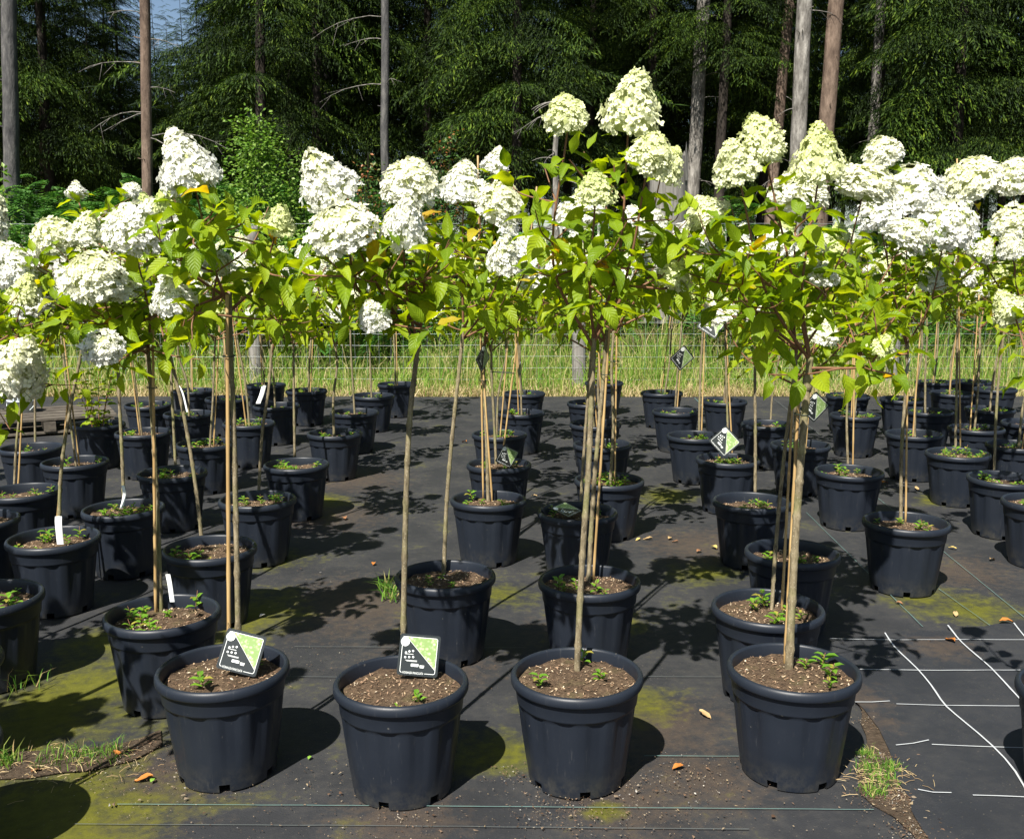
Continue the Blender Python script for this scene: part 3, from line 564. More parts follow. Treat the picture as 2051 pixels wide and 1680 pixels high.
# ------------------------------------------------------------------ the plants, rim centres in photo pixels
LB = 'hydrangeas packed in the block beside the pallet'; CB = 'hydrangeas in the far middle columns'; RB = 'hydrangeas packed behind the bare aisle'
L_LB = 'white hydrangea standard in black pot, deep inside the packed block near the wooden pallet'
L_CB = 'far hydrangea standard in black pot in the two narrow middle columns near the fence'
L_RB = 'white hydrangea standard in black pot, in the crowded far block behind the tagged plants'
L_MB = 'far hydrangea standard in black pot beside the wide shaded aisle, close to the grass verge'
PLANTS = [
 # front row
 dict(rim=(448, 1335), label='front row hydrangea with bamboo stake and tag standing in its pot, single tall white head', base_px=(478, 1345), stem=[(474, 1100), (468, 850), (462, 700), (460, 585)], r=.0085,
      stakes=[((459, 1345), (455, 590))], rs=.0066, heads=[(368, 318, 122, 122, 'w', 0.), (334, 400, 66, 52, 'g'), (560, 436, 74, 58, 'g'), (342, 585, 90, 84, 'w'), (435, 525, 70, 50, 'w', .15)], auto=0,
      low=[(600, 640), (520, 620), (385, 680), (640, 590), (400, 500), (500, 500), (430, 390), (575, 555)], soil=.29, sprouts=2),
 dict(rim=(803, 1362), label='front row hydrangea with tag standing in its pot and no bamboo stake', base_px=(806, 1345), stem=[(812, 1050), (820, 850), (836, 700), (840, 655)], r=.0084, stakes=[],
      heads=[(645, 350, 118, 112, 'w', -.05), (682, 450, 142, 84, 'w', -.1), (824, 360, 118, 88, 'w', .05), (815, 440, 96, 112, 'w', -.1), (745, 625, 66, 60, 'w', -.1)], auto=0,
      low=[(930, 545), (965, 600), (600, 540), (700, 640), (900, 480), (780, 540), (870, 590)], soil=.295, sprouts=2, shoots=16),
 dict(rim=(1157, 1345), label='tallest front row hydrangea, heads rising highest, untagged pot with bare brown soil', base_px=(1155, 1345), stem=[(1165, 1140), (1178, 950), (1185, 790), (1190, 670)], r=.0092, stakes=[],
      heads=[(1270, 200, 122, 124, 'c', 0.), (1132, 226, 86, 72, 'c', 0.), (1306, 304, 92, 78, 'c', -.05), (1192, 372, 88, 66, 'g', -.1), (1352, 548, 76, 60, 'c', .1)], auto=0,
      low=[(1390, 480), (1125, 520), (1300, 560), (1200, 610), (1345, 440), (1140, 320), (1230, 330)], soil=.298, sprouts=3, shoots=18),
 dict(rim=(1589, 1335), label='front row hydrangea with the thickest knobbly trunk, beside the white-lined fabric', base_px=(1580, 1345), stem=[(1590, 1130), (1602, 950), (1613, 820), (1622, 715)], r=.0120, graft=.87,
      stakes=[((1572, 1330), (1600, 790))], rs=.006, heads=[(1522, 278, 92, 98, 'c', 0.), (1470, 318, 96, 84, 'c', -.05), (1640, 302, 108, 112, 'c', 0.), (1408, 418, 90, 56, 'c', .05), (1650, 545, 60, 50, 'w', .1), (1770, 690, 60, 50, 'g')], auto=0,
      low=[(1495, 690), (1540, 750), (1760, 760), (1820, 700), (1455, 515), (1830, 580), (1700, 480), (1560, 500), (1640, 420), (1750, 620)], soil=.298, sprouts=4, shoots=18),
 # second row
 dict(rim=(325, 1225), label='hydrangea with bamboo stake directly behind the staked front row plant', base_px=(322, 1222), stem=[(314, 1000), (303, 800), (296, 690)], stakes=[((312, 1225), (306, 660))], rs=.006,
      heads=[(185, 548, 120, 92, 'w'), (232, 560, 90, 78, 'w'), (205, 690, 84, 62, 'w', -.2), (270, 452, 120, 96, 'w'), (130, 560, 60, 70, 'w')], auto=1, low=[(400, 720), (230, 640), (170, 640), (250, 740), (370, 640)]),
 dict(rim=(893, 1150), label='hydrangea with a slanting grey stem right behind the tagged pot without stake', base_px=(888, 1148), stem=[(895, 1000), (908, 850), (922, 720), (928, 650)], stakes=[],
      heads=[(930, 362, 102, 82, 'w'), (1003, 400, 98, 76, 'w'), (1012, 505, 74, 76, 'w'), (1062, 522, 70, 55, 'w')], auto=2, low=[(860, 570), (960, 560), (1000, 620)]),
 dict(rim=(1181, 1160), label='hydrangea with stake right behind the tallest front row plant', base_px=(1178, 1165), stem=[(1188, 1000), (1200, 850), (1210, 740), (1215, 660)], stakes=[((1188, 1165), (1222, 640))],
      heads=[(1160, 420, 106, 60, 'w'), (1106, 525, 60, 52, 'w'), (1290, 440, 100, 70, 'w'), (1395, 470, 80, 60, 'w')], auto=1, low=[(1290, 580), (1160, 560)]),
 dict(rim=(1537, 1213), label='hydrangea overlapped by the thick trunked front plant, its grey stem slanting', base_px=(1545, 1222), stem=[(1555, 1080), (1572, 900), (1590, 760), (1596, 690)], stakes=[((1566, 1222), (1588, 800))],
      heads=[(1600, 378, 116, 76, 'w'), (1740, 362, 122, 72, 'w'), (1555, 480, 76, 56, 'w'), (1480, 500, 70, 50, 'w')], auto=1, low=[(1680, 560), (1500, 570), (1570, 600)]),
 # left block
 dict(rim=(107, 1075), label='hydrangea with a leaning stem and a broad white slip label at its foot', base_px=(117, 1075), stem=[(122, 950), (140, 820), (160, 720), (172, 650)], stakes=[((112, 1072), (136, 800))],
      heads=[(64, 598, 92, 58, 'w'), (20, 520, 100, 100, 'w'), (105, 470, 92, 72, 'w'), (175, 455, 76, 64, 'w')], auto=2),
 dict(rim=(420, 1095), label='hydrangea in the pot right behind the staked second row plant, bent grey stem', base_px=(405, 1080), stem=[(390, 960), (368, 830), (345, 730), (335, 680)], stakes=[], heads=[(310, 430, 90, 76, 'w'), (370, 470, 80, 60, 'w')], auto=4),
 dict(rim=(-28, 1192), label='hydrangea with one huge low white head hanging beside the broad slip label', base_px=(-45, 1185), stem=[(-60, 1000), (-80, 800), (-90, 700)], stakes=[], heads=[(45, 722, 118, 132, 'w', -.1), (-90, 560, 100, 100, 'w')], auto=2, low=[(10, 800), (20, 860)]),
 dict(rim=(248, 1016), label='hydrangea with a thin white slip label and many leafy shoots on its soil', base_px=(248, 1008), stem=[(244, 900), (238, 780), (235, 700)], stakes=[], heads=[(110, 500, 70, 60, 'w')], auto=5, sprouts=13),
 dict(rim=(515, 998), label='hydrangea in the dark shaded pot next to the lit pot on the aisle, leafy soil', base_px=(517, 990), stem=[(525, 870), (538, 780), (545, 690)], stakes=[], auto=5, sprouts=9),
 dict(rim=(345, 945), label="hydrangea whose straight grey stem rises behind the bent-stemmed pot in the packed block", base_px=(352, 945), stem=[(348, 860), (343, 760), (340, 690)]),
 dict(rim=(412, 887), label="hydrangea in the pot just in front of the one with the long pale slip label"), dict(rim=(498, 846), label="hydrangea in the pot just in front of the one with the high hung slip label"),
 dict(rim=(150, 923), label="hydrangea in the dark pot touching the lit pot beside the pallet", lean=-.05), dict(rim=(62, 895), label='hydrangea with thin stem in lit pot beside the wooden pallet and bucket', base_px=(70, 885), stem=[(70, 830), (70, 780), (74, 700)]),
 dict(rim=(45, 982), label='hydrangea with stake in the pot just in front of the one beside the pallet', base_px=(27, 985), stem=[(32, 900), (40, 820), (48, 720)], stakes=[((36, 985), (46, 790))]),
 dict(rim=(-50, 1039), label='hydrangea behind the one with the huge low white head, leafy sprout at its rim'),
 dict(rim=(195, 848), label='short stemless bushy hydrangea with broad green leaves and no flowers, beside the pallet', kind='shrub'),
 dict(rim=(287, 864), label="hydrangea in the dark pot beside the stemless bushy hydrangea"), dict(rim=(297, 809), label="hydrangea behind the dark pot that stands next to the stemless bushy hydrangea"), dict(rim=(377, 827), label="hydrangea with the long pale slip label curving down into its pot"), dict(rim=(387, 781), label="hydrangea at the grass verge behind the pot with the long pale slip label"),
 dict(rim=(455, 797), label="hydrangea between the long pale slip label's pot and the high hung slip"), dict(rim=(533, 770), label="hydrangea at the verge directly in front of the fence post near the packed block"), dict(rim=(553, 811), label='hydrangea with a white slip label hung high on its stem, in the packed block'),
 dict(rim=(614, 781), label="hydrangea at the verge next to the pot before the packed block's fence post"), dict(rim=(594, 928), label='hydrangea in a sunlit pot on the aisle edge with leafy yellow-green shoots', sprouts=12, base_px=(590, 905), stem=[(589, 820), (588, 730), (588, 680)]),
 dict(rim=(670, 866), label='hydrangea with dark stem on the aisle edge, behind the sunlit leafy pot'), dict(rim=(710, 824), label="third hydrangea from the grass verge along the wide shaded aisle"),
 dict(rim=(746, 791), label="second hydrangea from the grass verge along the wide shaded aisle"), dict(rim=(796, 768), label="last hydrangea of the wide shaded aisle, its lit pot touching the grass verge"),
 # middle columns
 dict(rim=(978, 998), label='hydrangea with stem and stake side by side, pot lit in the middle column', base_px=(978, 1005), stem=[(975, 900), (970, 780), (968, 690)], stakes=[((986, 1005), (962, 660)), ((968, 1003), (957, 312))]),
 dict(rim=(1157, 1023), label='hydrangea in a shaded pot with a tag lying flat on its soil', base_px=(1162, 1015), stem=[(1170, 900), (1180, 760), (1186, 690)], stakes=[]),
 dict(rim=(1219, 959), label='hydrangea with big leafy shoots sprouting from its soil, in the middle column', sprouts=13),
 dict(rim=(1000, 928), label='hydrangea with a dark green tag standing inside its pot, middle column', base_px=(994, 930), stem=[(990, 850), (985, 760), (984, 690)], stakes=[((1004, 932), (1075, 374))]),
 dict(rim=(1000, 868), label="hydrangea right behind the pot with the standing dark green tag"), dict(rim=(1043, 825), label="far middle hydrangea carrying the narrow edge-on dark tag"), dict(rim=(1050, 786), label="hydrangea at the verge behind the one with the narrow edge-on tag"),
 dict(rim=(1207, 888), label="hydrangea right behind the middle pot with big leafy shoots"), dict(rim=(1193, 847), label="hydrangea two pots behind the middle pot with big leafy shoots"), dict(rim=(1181, 806), label="hydrangea standing before the stemless plant at the wooden fence post"),
 dict(rim=(1210, 765), label='small leafy young hydrangea in a pot beside the wooden fence post', kind='shrub'),
 # right block
 dict(rim=(1586, 1103), label='hydrangea in the pot half hidden behind the slanting grey stem, leafy soil', sprouts=8, stakes=[], heads=[(1820, 468, 90, 60, 'w')], auto=4),
 dict(rim=(1815, 1043), label='hydrangea in a shaded pot alone beside the yellow moss patch, stem with stake', base_px=(1805, 1045), stem=[(1806, 900), (1816, 760), (1818, 680)], stakes=[((1814, 1045), (1818, 740))], heads=[(1905, 442, 112, 84, 'w'), (1822, 372, 128, 92, 'w'), (1765, 302, 76, 58, 'w'), (1760, 420, 90, 60, 'w')], auto=3),
 dict(rim=(1505, 1002), label='hydrangea in a sunlit pot with mossy soil and large leafy shoot', base_px=(1513, 985), stem=[(1513, 880), (1512, 760), (1514, 690)], stakes=[], sprouts=9),
 dict(rim=(1457, 918), label='hydrangea with a diamond tag hanging just above its soil', base_px=(1460, 915), stem=[(1456, 800), (1453, 700), (1452, 640)], stakes=[((1467, 915), (1456, 690))], sprouts=9),
 dict(rim=(1392, 871), label='hydrangea with a pale diamond tag tied high on its stem', base_px=(1400, 872), stem=[(1402, 780), (1406, 690), (1410, 630)], stakes=[((1405, 872), (1412, 640))], sprouts=8),
 dict(rim=(1355, 822), label='far hydrangea with a dark diamond tag tied to its stem above the grass', base_px=(1352, 822), stem=[(1356, 760), (1362, 690), (1366, 640)], stakes=[((1356, 822), (1366, 700))]),
 dict(rim=(1326, 785), label="hydrangea at the verge behind the plant with the dark hanging diamond tag"), dict(rim=(1452, 802), label="hydrangea in the dark pot behind the plant with the pale glaring tag"), dict(rim=(1537, 848), label="hydrangea carrying the dark diamond tag that is half hidden in foliage", base_px=(1543, 850), stem=[(1548, 780), (1560, 720), (1568, 650)]),
 dict(rim=(1603, 889), label='hydrangea in the lit pot straight behind the graft of the thick trunk'), dict(rim=(1700, 942), label='hydrangea with stem and pale stake in the lit pot next to the single shaded pot', base_px=(1700, 945), stem=[(1696, 850), (1698, 780), (1700, 690)], stakes=[((1708, 945), (1712, 700))]),
 dict(rim=(1831, 867), label='hydrangea in a fully sunlit pot behind the single shaded pot'), dict(rim=(1713, 830), label="hydrangea in the pot right behind the one with stem and pale stake"), dict(rim=(1919, 906), label='hydrangea in a lit pot full of bright leafy shoots beside the pale leaning stem', sprouts=14, base_px=(1914, 905), stem=[(1916, 780), (1918, 640), (1920, 560)], stakes=[((1924, 905), (1917, 318))]),
 dict(rim=(2010, 956), label='hydrangea with a pale leaning stem in the pot beside the leafy lit one', base_px=(1992, 958), stem=[(1994, 860), (2002, 740), (2020, 600)], heads=[(1940, 352, 112, 64, 'w'), (2035, 350, 90, 70, 'w'), (2030, 440, 80, 60, 'w')], auto=3),
 dict(rim=(2090, 1003), label='hydrangea in the foremost pot beside the bare aisle, next to the pale leaning stem'),
 dict(rim=(1859, 822), label=L_RB, group=RB), dict(rim=(1808, 798), label=L_RB, group=RB), dict(rim=(1698, 791), label=L_RB, group=RB), dict(rim=(1874, 764), label=L_RB, group=RB),
 dict(rim=(1906, 786), label=L_RB, group=RB), dict(rim=(1948, 763), label=L_RB, group=RB), dict(rim=(1994, 778), label=L_RB, group=RB), dict(rim=(1956, 856), label=L_RB, group=RB),
 dict(rim=(2038, 890), label=L_RB, group=RB), dict(rim=(1983, 818), label=L_RB, group=RB), dict(rim=(2062, 845), label=L_RB, group=RB),
 # pots at the picture's edges that show only a sliver or their shadow
 dict(rim=(-135, 1452), pos=(-1.80, 2.95), label='hydrangea whose pot stands just behind the torn grassy fabric strip', auto=3, shoots=1),
 dict(rim=(-170, 1585), pos=(-1.53, 2.40), label='hydrangea whose round pot shadow falls on the mossy fabric before the torn strip', auto=3, shoots=1),
 dict(rim=(2185, 1380), label='hydrangea standing on the white-lined new fabric', auto=3, shoots=1),
]
L_OUT = 'unseen hydrangea added outside the picture to shade the packed block of pots'
for q in ((-2.40, 3.05), (-2.95, 3.75), (-3.45, 4.55), (-2.10, 2.25), (-2.75, 2.75), (-3.45, 3.55), (-4.0, 5.3), (-3.9, 4.3), (-4.5, 6.1)):  # unseen plants, added only so their crowns shade the packed block
    PLANTS.append(dict(rim=(-500, 1500), pos=q, label=L_OUT, group='unseen hydrangeas added for their shade', sprouts=1, stakes=[], shoots=6))
for i, pl in enumerate(PLANTS): build_plant(pl, i)

# ------------------------------------------------------------------ plant tags and slip labels (they hang or lean: things of their own)
def rrect(hw, hh, r, k=4):
    out = []
    for cx_, cy_, a0 in ((hw - r, hh - r, 0), (-hw + r, hh - r, 90), (-hw + r, -hh + r, 180), (hw - r, -hh + r, 270)):
        for i in range(k + 1):
            a = R(a0 + 90 * i / k); out.append((cx_ + r * math.cos(a), cy_ + r * math.sin(a)))
    return out
def slab(m_, poly, z0, z1, mi=0):
    k = len(poly); m_.add([(x, y, z1) for x, y in poly] + [(x, y, z0) for x, y in poly], [tuple(range(k)), tuple(range(2 * k - 1, k - 1, -1))] + [((i + 1) % k, i, i + k, (i + 1) % k + k) for i in range(k)], mi)
def disc(r, cx_, cy_, k=20): return [(cx_ + r * math.cos(6.2832 * i / k), cy_ + r * math.sin(6.2832 * i / k)) for i in range(k)]
def text_mesh(s, size):
    cu = bpy.data.curves.new('lettering', 'FONT'); cu.body = s; cu.size = size; cu.align_x = 'LEFT'; cu.resolution_u = 2
    o = bpy.data.objects.new('tmp', cu); col.objects.link(o); dg = bpy.context.evaluated_depsgraph_get(); me = bpy.data.meshes.new_from_object(o.evaluated_get(dg)); bpy.data.objects.remove(o)
    me.materials.clear(); me.materials.append(M['card_white']); me.name = 'lettering'; return me
S = 0.062                                    # half side of a tag
m_ = MB(); slab(m_, rrect(S, S, .008), -.0006, .0006); CARD = m_.mesh('card', M['card_black'], False)
m_ = MB(); o_, i_ = rrect(S - .008, S - .008, .006), rrect(S - .0095, S - .0095, .005); k = len(o_)
m_.add([(x, y, .0011) for x, y in o_ + i_], [(j, (j + 1) % k, k + (j + 1) % k, k + j) for j in range(k)]); LINE = m_.mesh('frame_line', M['card_white'], False)
e = S - .0100; m_ = MB(); m_.add([(-e + .012, e, .0013), (e, -e + .012, .0013), (e, e, .0013)], [(0, 1, 2)]); PHOTO = m_.mesh('flower_picture', M['card_photo'], False)
m_ = MB(); m_.add([(-e + .012, e, .0016), (-e + .0105, e, .0016), (e, -e + .0105, .0016), (e, -e + .012, .0016)], [(0, 1, 2, 3)]); DIAG = m_.mesh('diagonal_line', M['card_white'], False)
m_ = MB(); slab(m_, disc(.0135, -S + .017, S - .024), .0012, .0022); STICK = m_.mesh('round_sticker', M['card_white'], False)
m_ = MB()
for (x, y) in ((-.040, .006), (-.030, .010), (-.019, .012), (-.041, -.008), (-.029, -.007), (-.017, -.006)): m_.add([(a, b, .0014) for a, b in disc(.0032, x, y, 10)], [tuple(range(10))])
for (x, y, wd, hh) in ((-.030, .002, .026, .0007), (-.022, -.0165, .036, .0006), (-.020, -.019, .032, .0006), (.012, -.030, .014, .0010), (.012, -.033, .014, .0010), (.012, -.036, .012, .0010)):
    m_.add([(x - wd / 2, y - hh, .0014), (x + wd / 2, y - hh, .0014), (x + wd / 2, y + hh, .0014), (x - wd / 2, y + hh, .0014)], [(0, 1, 2, 3)])
ICON = m_.mesh('care_icons', M['card_white'], False)
m_ = MB(); m_.add([(a - .010, b - .030, .0014) for a, b in rrect(.0115, .0042, .0015)], [tuple(range(20))]); BAR = m_.mesh('price_field', M['card_white'], False)
LETTER = text_mesh('HYDRANGEA PANICULATA', .0098)
m_ = MB(); m_.add([(-.0475, -S + .0035, .0013), (.0215, -S + .0035, .0013), (.0215, -S + .0140, .0013), (-.0475, -S + .0140, .0013)], [(0, 1, 2, 3)]); STRIP = m_.mesh('name_strip', M['card_black'], False)
STRING = {}
def plant_tag(pos, roll, yaw, lean, label, size=1.0, hang=None, group=None):
    """roll 0 = upright square, roll -45 = hung by its top-left corner"""
    nrm = Vector((math.sin(yaw), -math.cos(yaw) * math.cos(lean), math.sin(lean))); up = Vector((0, 0, 1)); rot = frame(up - nrm * up.dot(nrm), nrm)
    rot = rot @ Matrix.Rotation(roll, 3, 'Z'); root = empty('plant_tag', pos); root.matrix_basis = basis(pos, rot, (size,) * 3); tag(root, label, 'tag', group)
    cd = obj('card', CARD, root)
    for nm, me in (('frame_line', LINE), ('flower_picture', PHOTO), ('diagonal_line', DIAG), ('round_sticker', STICK), ('care_icons', ICON), ('price_field', BAR), ('name_strip', STRIP)): obj(nm, me, cd)
    obj('lettering', LETTER, cd, mat=basis((-.0455, -S + .0055, .0016), Matrix.Identity(3), (.064 / max(v.co.x for v in LETTER.vertices), 1, 1)))
    m2 = MB(); c_ = Vector((-S + .005, S - .005, .001)); m2.tube([c_, c_ + Vector((-.008, .012, -.004)), c_ + Vector((-.012, .022, -.014))], .0007, 4); obj('string', m2.mesh('string', M['tie']), root)
    return root
P1b, P2b = gp(485, 1345, .29), gp(838, 1345, .295)
plant_tag(at(484, 1306, P1b.y - .05), R(-17), R(8), R(22), 'square black plant tag leaning steeply against the bamboo stake in the front pot', 1.0)
plant_tag(at(839, 1312, P2b.y - .06), R(-7), R(6), R(18), 'square black plant tag standing nearly upright against the unstaked front stem', 1.0)
def Yrim(x, y): return gp(x, y, POT_H).y
plant_tag(at(1452, 884, Yrim(1457, 918) - .05), R(-46), R(-14), R(10), 'diamond tag with bright half hanging just above leafy soil', 1.15)
plant_tag(at(1427, 648, Yrim(1392, 871) - .03), R(-32), R(-20), R(14), 'pale glaring diamond tag tied high on a stem', 1.3)
plant_tag(at(1366, 717, Yrim(1355, 822) - .04), R(-46), R(18), R(-14), 'dark diamond tag hanging on a thin stem in front of the grass', 1.3)
plant_tag(at(1580, 640, Yrim(1537, 848) - .04), R(-47), R(18), R(-14), 'dark diamond tag half hidden in foliage of the thick trunked plant', 1.25)
plant_tag(at(1632, 815, Yrim(1603, 889) - .25), R(-40), R(12), R(-12), 'dark green diamond tag hanging behind the graft of the thick trunk', 1.25)
plant_tag(at(1016, 914, Yrim(1000, 928) - .03), R(-28), R(20), R(-8), 'dark green tag standing inside a pot in the middle column', .95)
plant_tag(at(1135, 1020, Yrim(1157, 1023) + .02), R(20), R(10), R(72), 'plant tag lying flat on the soil of a shaded pot', .95)
plant_tag(at(967, 718, Yrim(978, 998) - .04), R(-45), R(62), R(-6), 'olive tag seen edge-on hanging from the middle column stake', .85)
plant_tag(at(1041, 740, Yrim(1043, 825) - .04), R(-45), R(76), R(-6), 'narrow dark tag seen edge-on on a far middle column stem', .9)
plant_tag(at(1815, 745, Yrim(1815, 1043) - .03), R(-45), R(60), R(-10), 'dark tag on the staked stem above the lone shaded pot', .9)
def slip(pts_px, Y, wd, label):
    pts = [at(x, y, Y + d) for x, y, d in pts_px]; pth = smooth_path(pts, 5); m2 = MB(); v = []
    for i, q in enumerate(pth):
        v += [(q.x - wd / 2, q.y, q.z), (q.x + wd / 2, q.y, q.z), (q.x - wd / 2, q.y + .0012, q.z), (q.x + wd / 2, q.y + .0012, q.z)]
    k = len(pth); m2.add(v, [(4 * i, 4 * i + 1, 4 * i + 5, 4 * i + 4) for i in range(k - 1)] + [(4 * i + 2, 4 * i + 6, 4 * i + 7, 4 * i + 3) for i in range(k - 1)] + [(4 * i, 4 * i + 4, 4 * i + 6, 4 * i + 2) for i in range(k - 1)] + [(4 * i + 1, 4 * i + 3, 4 * i + 7, 4 * i + 5) for i in range(k - 1)])
    tag(obj('slip_label', m2.mesh('slip_label', M['white_plastic'])), label, 'label')
slip([(117, 1034, 0), (117, 1050, -.03), (121, 1090, -.035)], Yrim(107, 1075) - .03, .030, 'broad blank white slip label bent over at the foot of a leaning stem')
slip([(246, 972, 0), (249, 992, -.01), (243, 1018, -.03)], Yrim(248, 1016) - .02, .016, 'thin curled white slip label among leafy shoots on pot soil')
slip([(529, 772, 0), (524, 790, -.02), (517, 808, -.05)], Yrim(553, 811) - .5, .036, 'white slip label tied high on a stem in the packed block')
slip([(336, 1150, 0), (340, 1170, -.01), (345, 1205, -.02)], Yrim(325, 1225) - .03, .016, 'grey-white slip label standing behind the stem of the staked second row plant')
slip([(352, 765, 0), (365, 785, -.01), (375, 825, -.02)], Yrim(377, 827) - .03, .014, 'long pale slip label curving down to a far pot in the packed block')

# ------------------------------------------------------------------ fence with wire mesh
FY = 12.45
fence = empty('wire_fence', (0, FY, 0)); tag(fence, 'wire mesh stock fence with weathered wooden posts along the grass verge', 'fence')
for x, r_ in ((at(1160, 700, FY).x, .085), (at(512, 720, FY).x, .085), (at(-150, 700, FY).x, .08), (at(1790, 700, FY).x, .075)):
    m_ = MB(); k = 14; m_.tube([Vector((x + .01 * mnoise.noise(Vector((i, x, 0))), 0, -.1 + 2.1 * i / k)) for i in range(k + 1)], [r_ * (1 + .05 * mnoise.noise(Vector((i * .7, x, 3)))) for i in range(k + 1)], 12)
    obj('post', m_.mesh('post', M['weathered_wood']), fence)
for z in (.12, .26, .40, .54, .68, .82, .98, 1.14, 1.32, 1.50, 1.72, 2.02):
    m_ = MB(); pts = [Vector((x, -.09, z + .012 * mnoise.noise(Vector((x * .8, z * 3, 0))))) for x in np.linspace(-9, 9, 60)]; m_.tube(pts, .0015, 4, False); obj('wire', m_.mesh('wire', M['wire']), fence)
m_ = MB()
for x in np.arange(-9, 9, .15):
    m_.tube([Vector((x + .02 * mnoise.noise(Vector((x * 2, z * 3, 4))), -.092, z)) for z in (.10, .4, .7, 1.0, 1.32, 1.5)], .0016, 3, False)
tag(obj('vertical_wires', m_.mesh('vertical_wires', M['wire']), fence), kind='stuff')

# ------------------------------------------------------------------ grass verge, bracken, tufts
def blades(npts, hmin, hmax, wd, bend, rg):
    k = len(npts); a = rg.uniform(0, 6.283, k); h = rg.uniform(hmin, hmax, k) * rg.uniform(.55, 1, k); b = rg.uniform(.1, bend, k) * h; ww = wd * rg.uniform(.6, 1.3, k)
    d = np.c_[np.cos(a), np.sin(a), np.zeros(k)]; sa = rg.uniform(0, 6.283, k); s = np.c_[np.cos(sa), np.sin(sa), np.zeros(k)] * ww[:, None] / 2; up = np.array([0, 0, 1.0])
    p0 = npts; p1 = p0 + d * (b * .3)[:, None] + up * (h * .6)[:, None]; p2 = p0 + d * b[:, None] + up * (h * (1 - .25 * (b / h)))[:, None]
    V = np.stack([p0 - s, p0 + s, p1 + s * .8, p1 - s * .8, p2], 1).reshape(-1, 3); base_i = np.arange(k)[:, None] * 5
    return V, base_i + np.array([[0, 1, 2, 3]]), base_i + np.array([[3, 2, 4]])
def blade_obj(name, pts, hmin, hmax, wd, bend, mat, label, cat):
    V, q, t = blades(np.array(pts), hmin, hmax, wd, bend, rng); m_ = MB(); m_.addarr(V, q); m_.f += t.tolist(); m_.m += [0] * len(t)
    return tag(obj(name, m_.mesh(name, M[mat], False)), label, cat, kind='stuff')
pts = []
while len(pts) < 24000:
    x = rng.uniform(-8.5, 8.5); y = 11.75 + 2.5 * rng.random()
    if mnoise.noise(Vector((x * 1.3, y * 1.3, 0))) + rng.uniform(-.5, .9) > -.1: pts.append((x, y, gz(x, y) - .03))
blade_obj('verge_grass', pts, .12, .50, .010, 1.0, 'grass_blade', 'dry and green grass verge along the fence', 'grass')
pts = []
while len(pts) < 16000:
    x = rng.uniform(-8.5, 8.5); y = 11.66 + 1.0 * rng.random() ** 1.3
    if mnoise.noise(Vector((x * 1.1, y * 1.8, 4))) + rng.uniform(-.5, .8) > -.05: pts.append((x, y, gz(x, y) - .03))
island('straw_blade', [(0, (0.20, 0.24, 0.05)), (0.3, (0.36, 0.30, 0.13)), (0.65, (0.52, 0.41, 0.22)), (1, (0.66, 0.54, 0.34))], 0.75, (0.3, (1.2, 1.15, 0.9)))
blade_obj('dry_grass', pts, .06, .24, .009, 2.2, 'straw_blade', 'flattened dry straw-coloured grass at the edge of the fabric', 'grass')
pts = []
while len(pts) < 9000:
    x = rng.uniform(-8.5, 8.5); y = 12.3 + 2.0 * rng.random()
    if mnoise.noise(Vector((x * .9, y * .9, 7))) + rng.uniform(-.4, .4) > 0: pts.append((x, y, gz(x, y) - .03))
blade_obj('tall_grass', pts, .5, 1.05, .009, .8, 'grass_blade', 'tall seeding grass standing behind the fence', 'grass')
def tuft(centres, k, spread, hmin, hmax, wd, label, mat='green_blade'):
    pts = []
    for (x, y, r) in centres:
        g = gp(x, y); pts += [(g.x + rng.normal(0, r), g.y + rng.normal(0, r), .004) for _ in range(k)]
    blade_obj('grass_tuft', pts, hmin, hmax, wd, 1.4, mat, label, 'grass')
tuft([(1745, 1545, .022), (1770, 1565, .022), (1750, 1590, .02), (1785, 1540, .02), (1735, 1515, .015)], 110, .03, .012, .042, .003, 'yellowing grass and moss tuft in the tear beside the thick trunked pot')
tuft([(150, 1520, .03), (190, 1518, .03), (110, 1525, .03), (225, 1515, .03)], 60, .03, .02, .07, .003, 'fresh green grass in the torn strip of old fabric')
tuft([(-5, 1530, .03), (20, 1530, .02)], 40, .03, .03, .10, .004, 'grass clump at the torn strip by the nearest pot')
tuft([(790, 1200, .025), (775, 1185, .02)], 40, .02, .05, .14, .006, 'green weed growing against the pot behind the unstaked tagged plant')
tuft([(40, 1380, .04)], 30, .03, .05, .16, .004, 'dark grass blades in the shade beside the pot with the huge low head')
# bracken
def frond(rn):
    m_ = MB(); L = 1.0; pts = [Vector((0, t * .8, .75 * math.sin(t * 1.9) * .9)) for t in np.linspace(0, 1, 7)]
    for i in range(1, 22):
        t = .22 + .78 * i / 21; o_ = Vector((0, t * .8, .675 * math.sin(t * 1.9))); l = .34 * (1 - t) ** .8 + .03
        for s in (-1, 1):
            d = Vector((s, .35, -.12)); q = d.normalized() * l; w_ = Vector((0, 1, 0)) * l * .16
            for j in range(3):
                a_, b_ = j / 3, (j + 1.25) / 3; m_.add([o_ + q * a_, o_ + q * ((a_ + b_) / 2) + w_ * (1 - a_) + Vector((0, 0, rn.uniform(-.02, .02))), o_ + q * min(b_, 1), o_ + q * ((a_ + b_) / 2) - w_ * (1 - a_)], [(0, 1, 2, 3)])
    return np.concatenate(m_.v), np.array(m_.f)
FR = [frond(random.Random(i)) for i in range(3)]
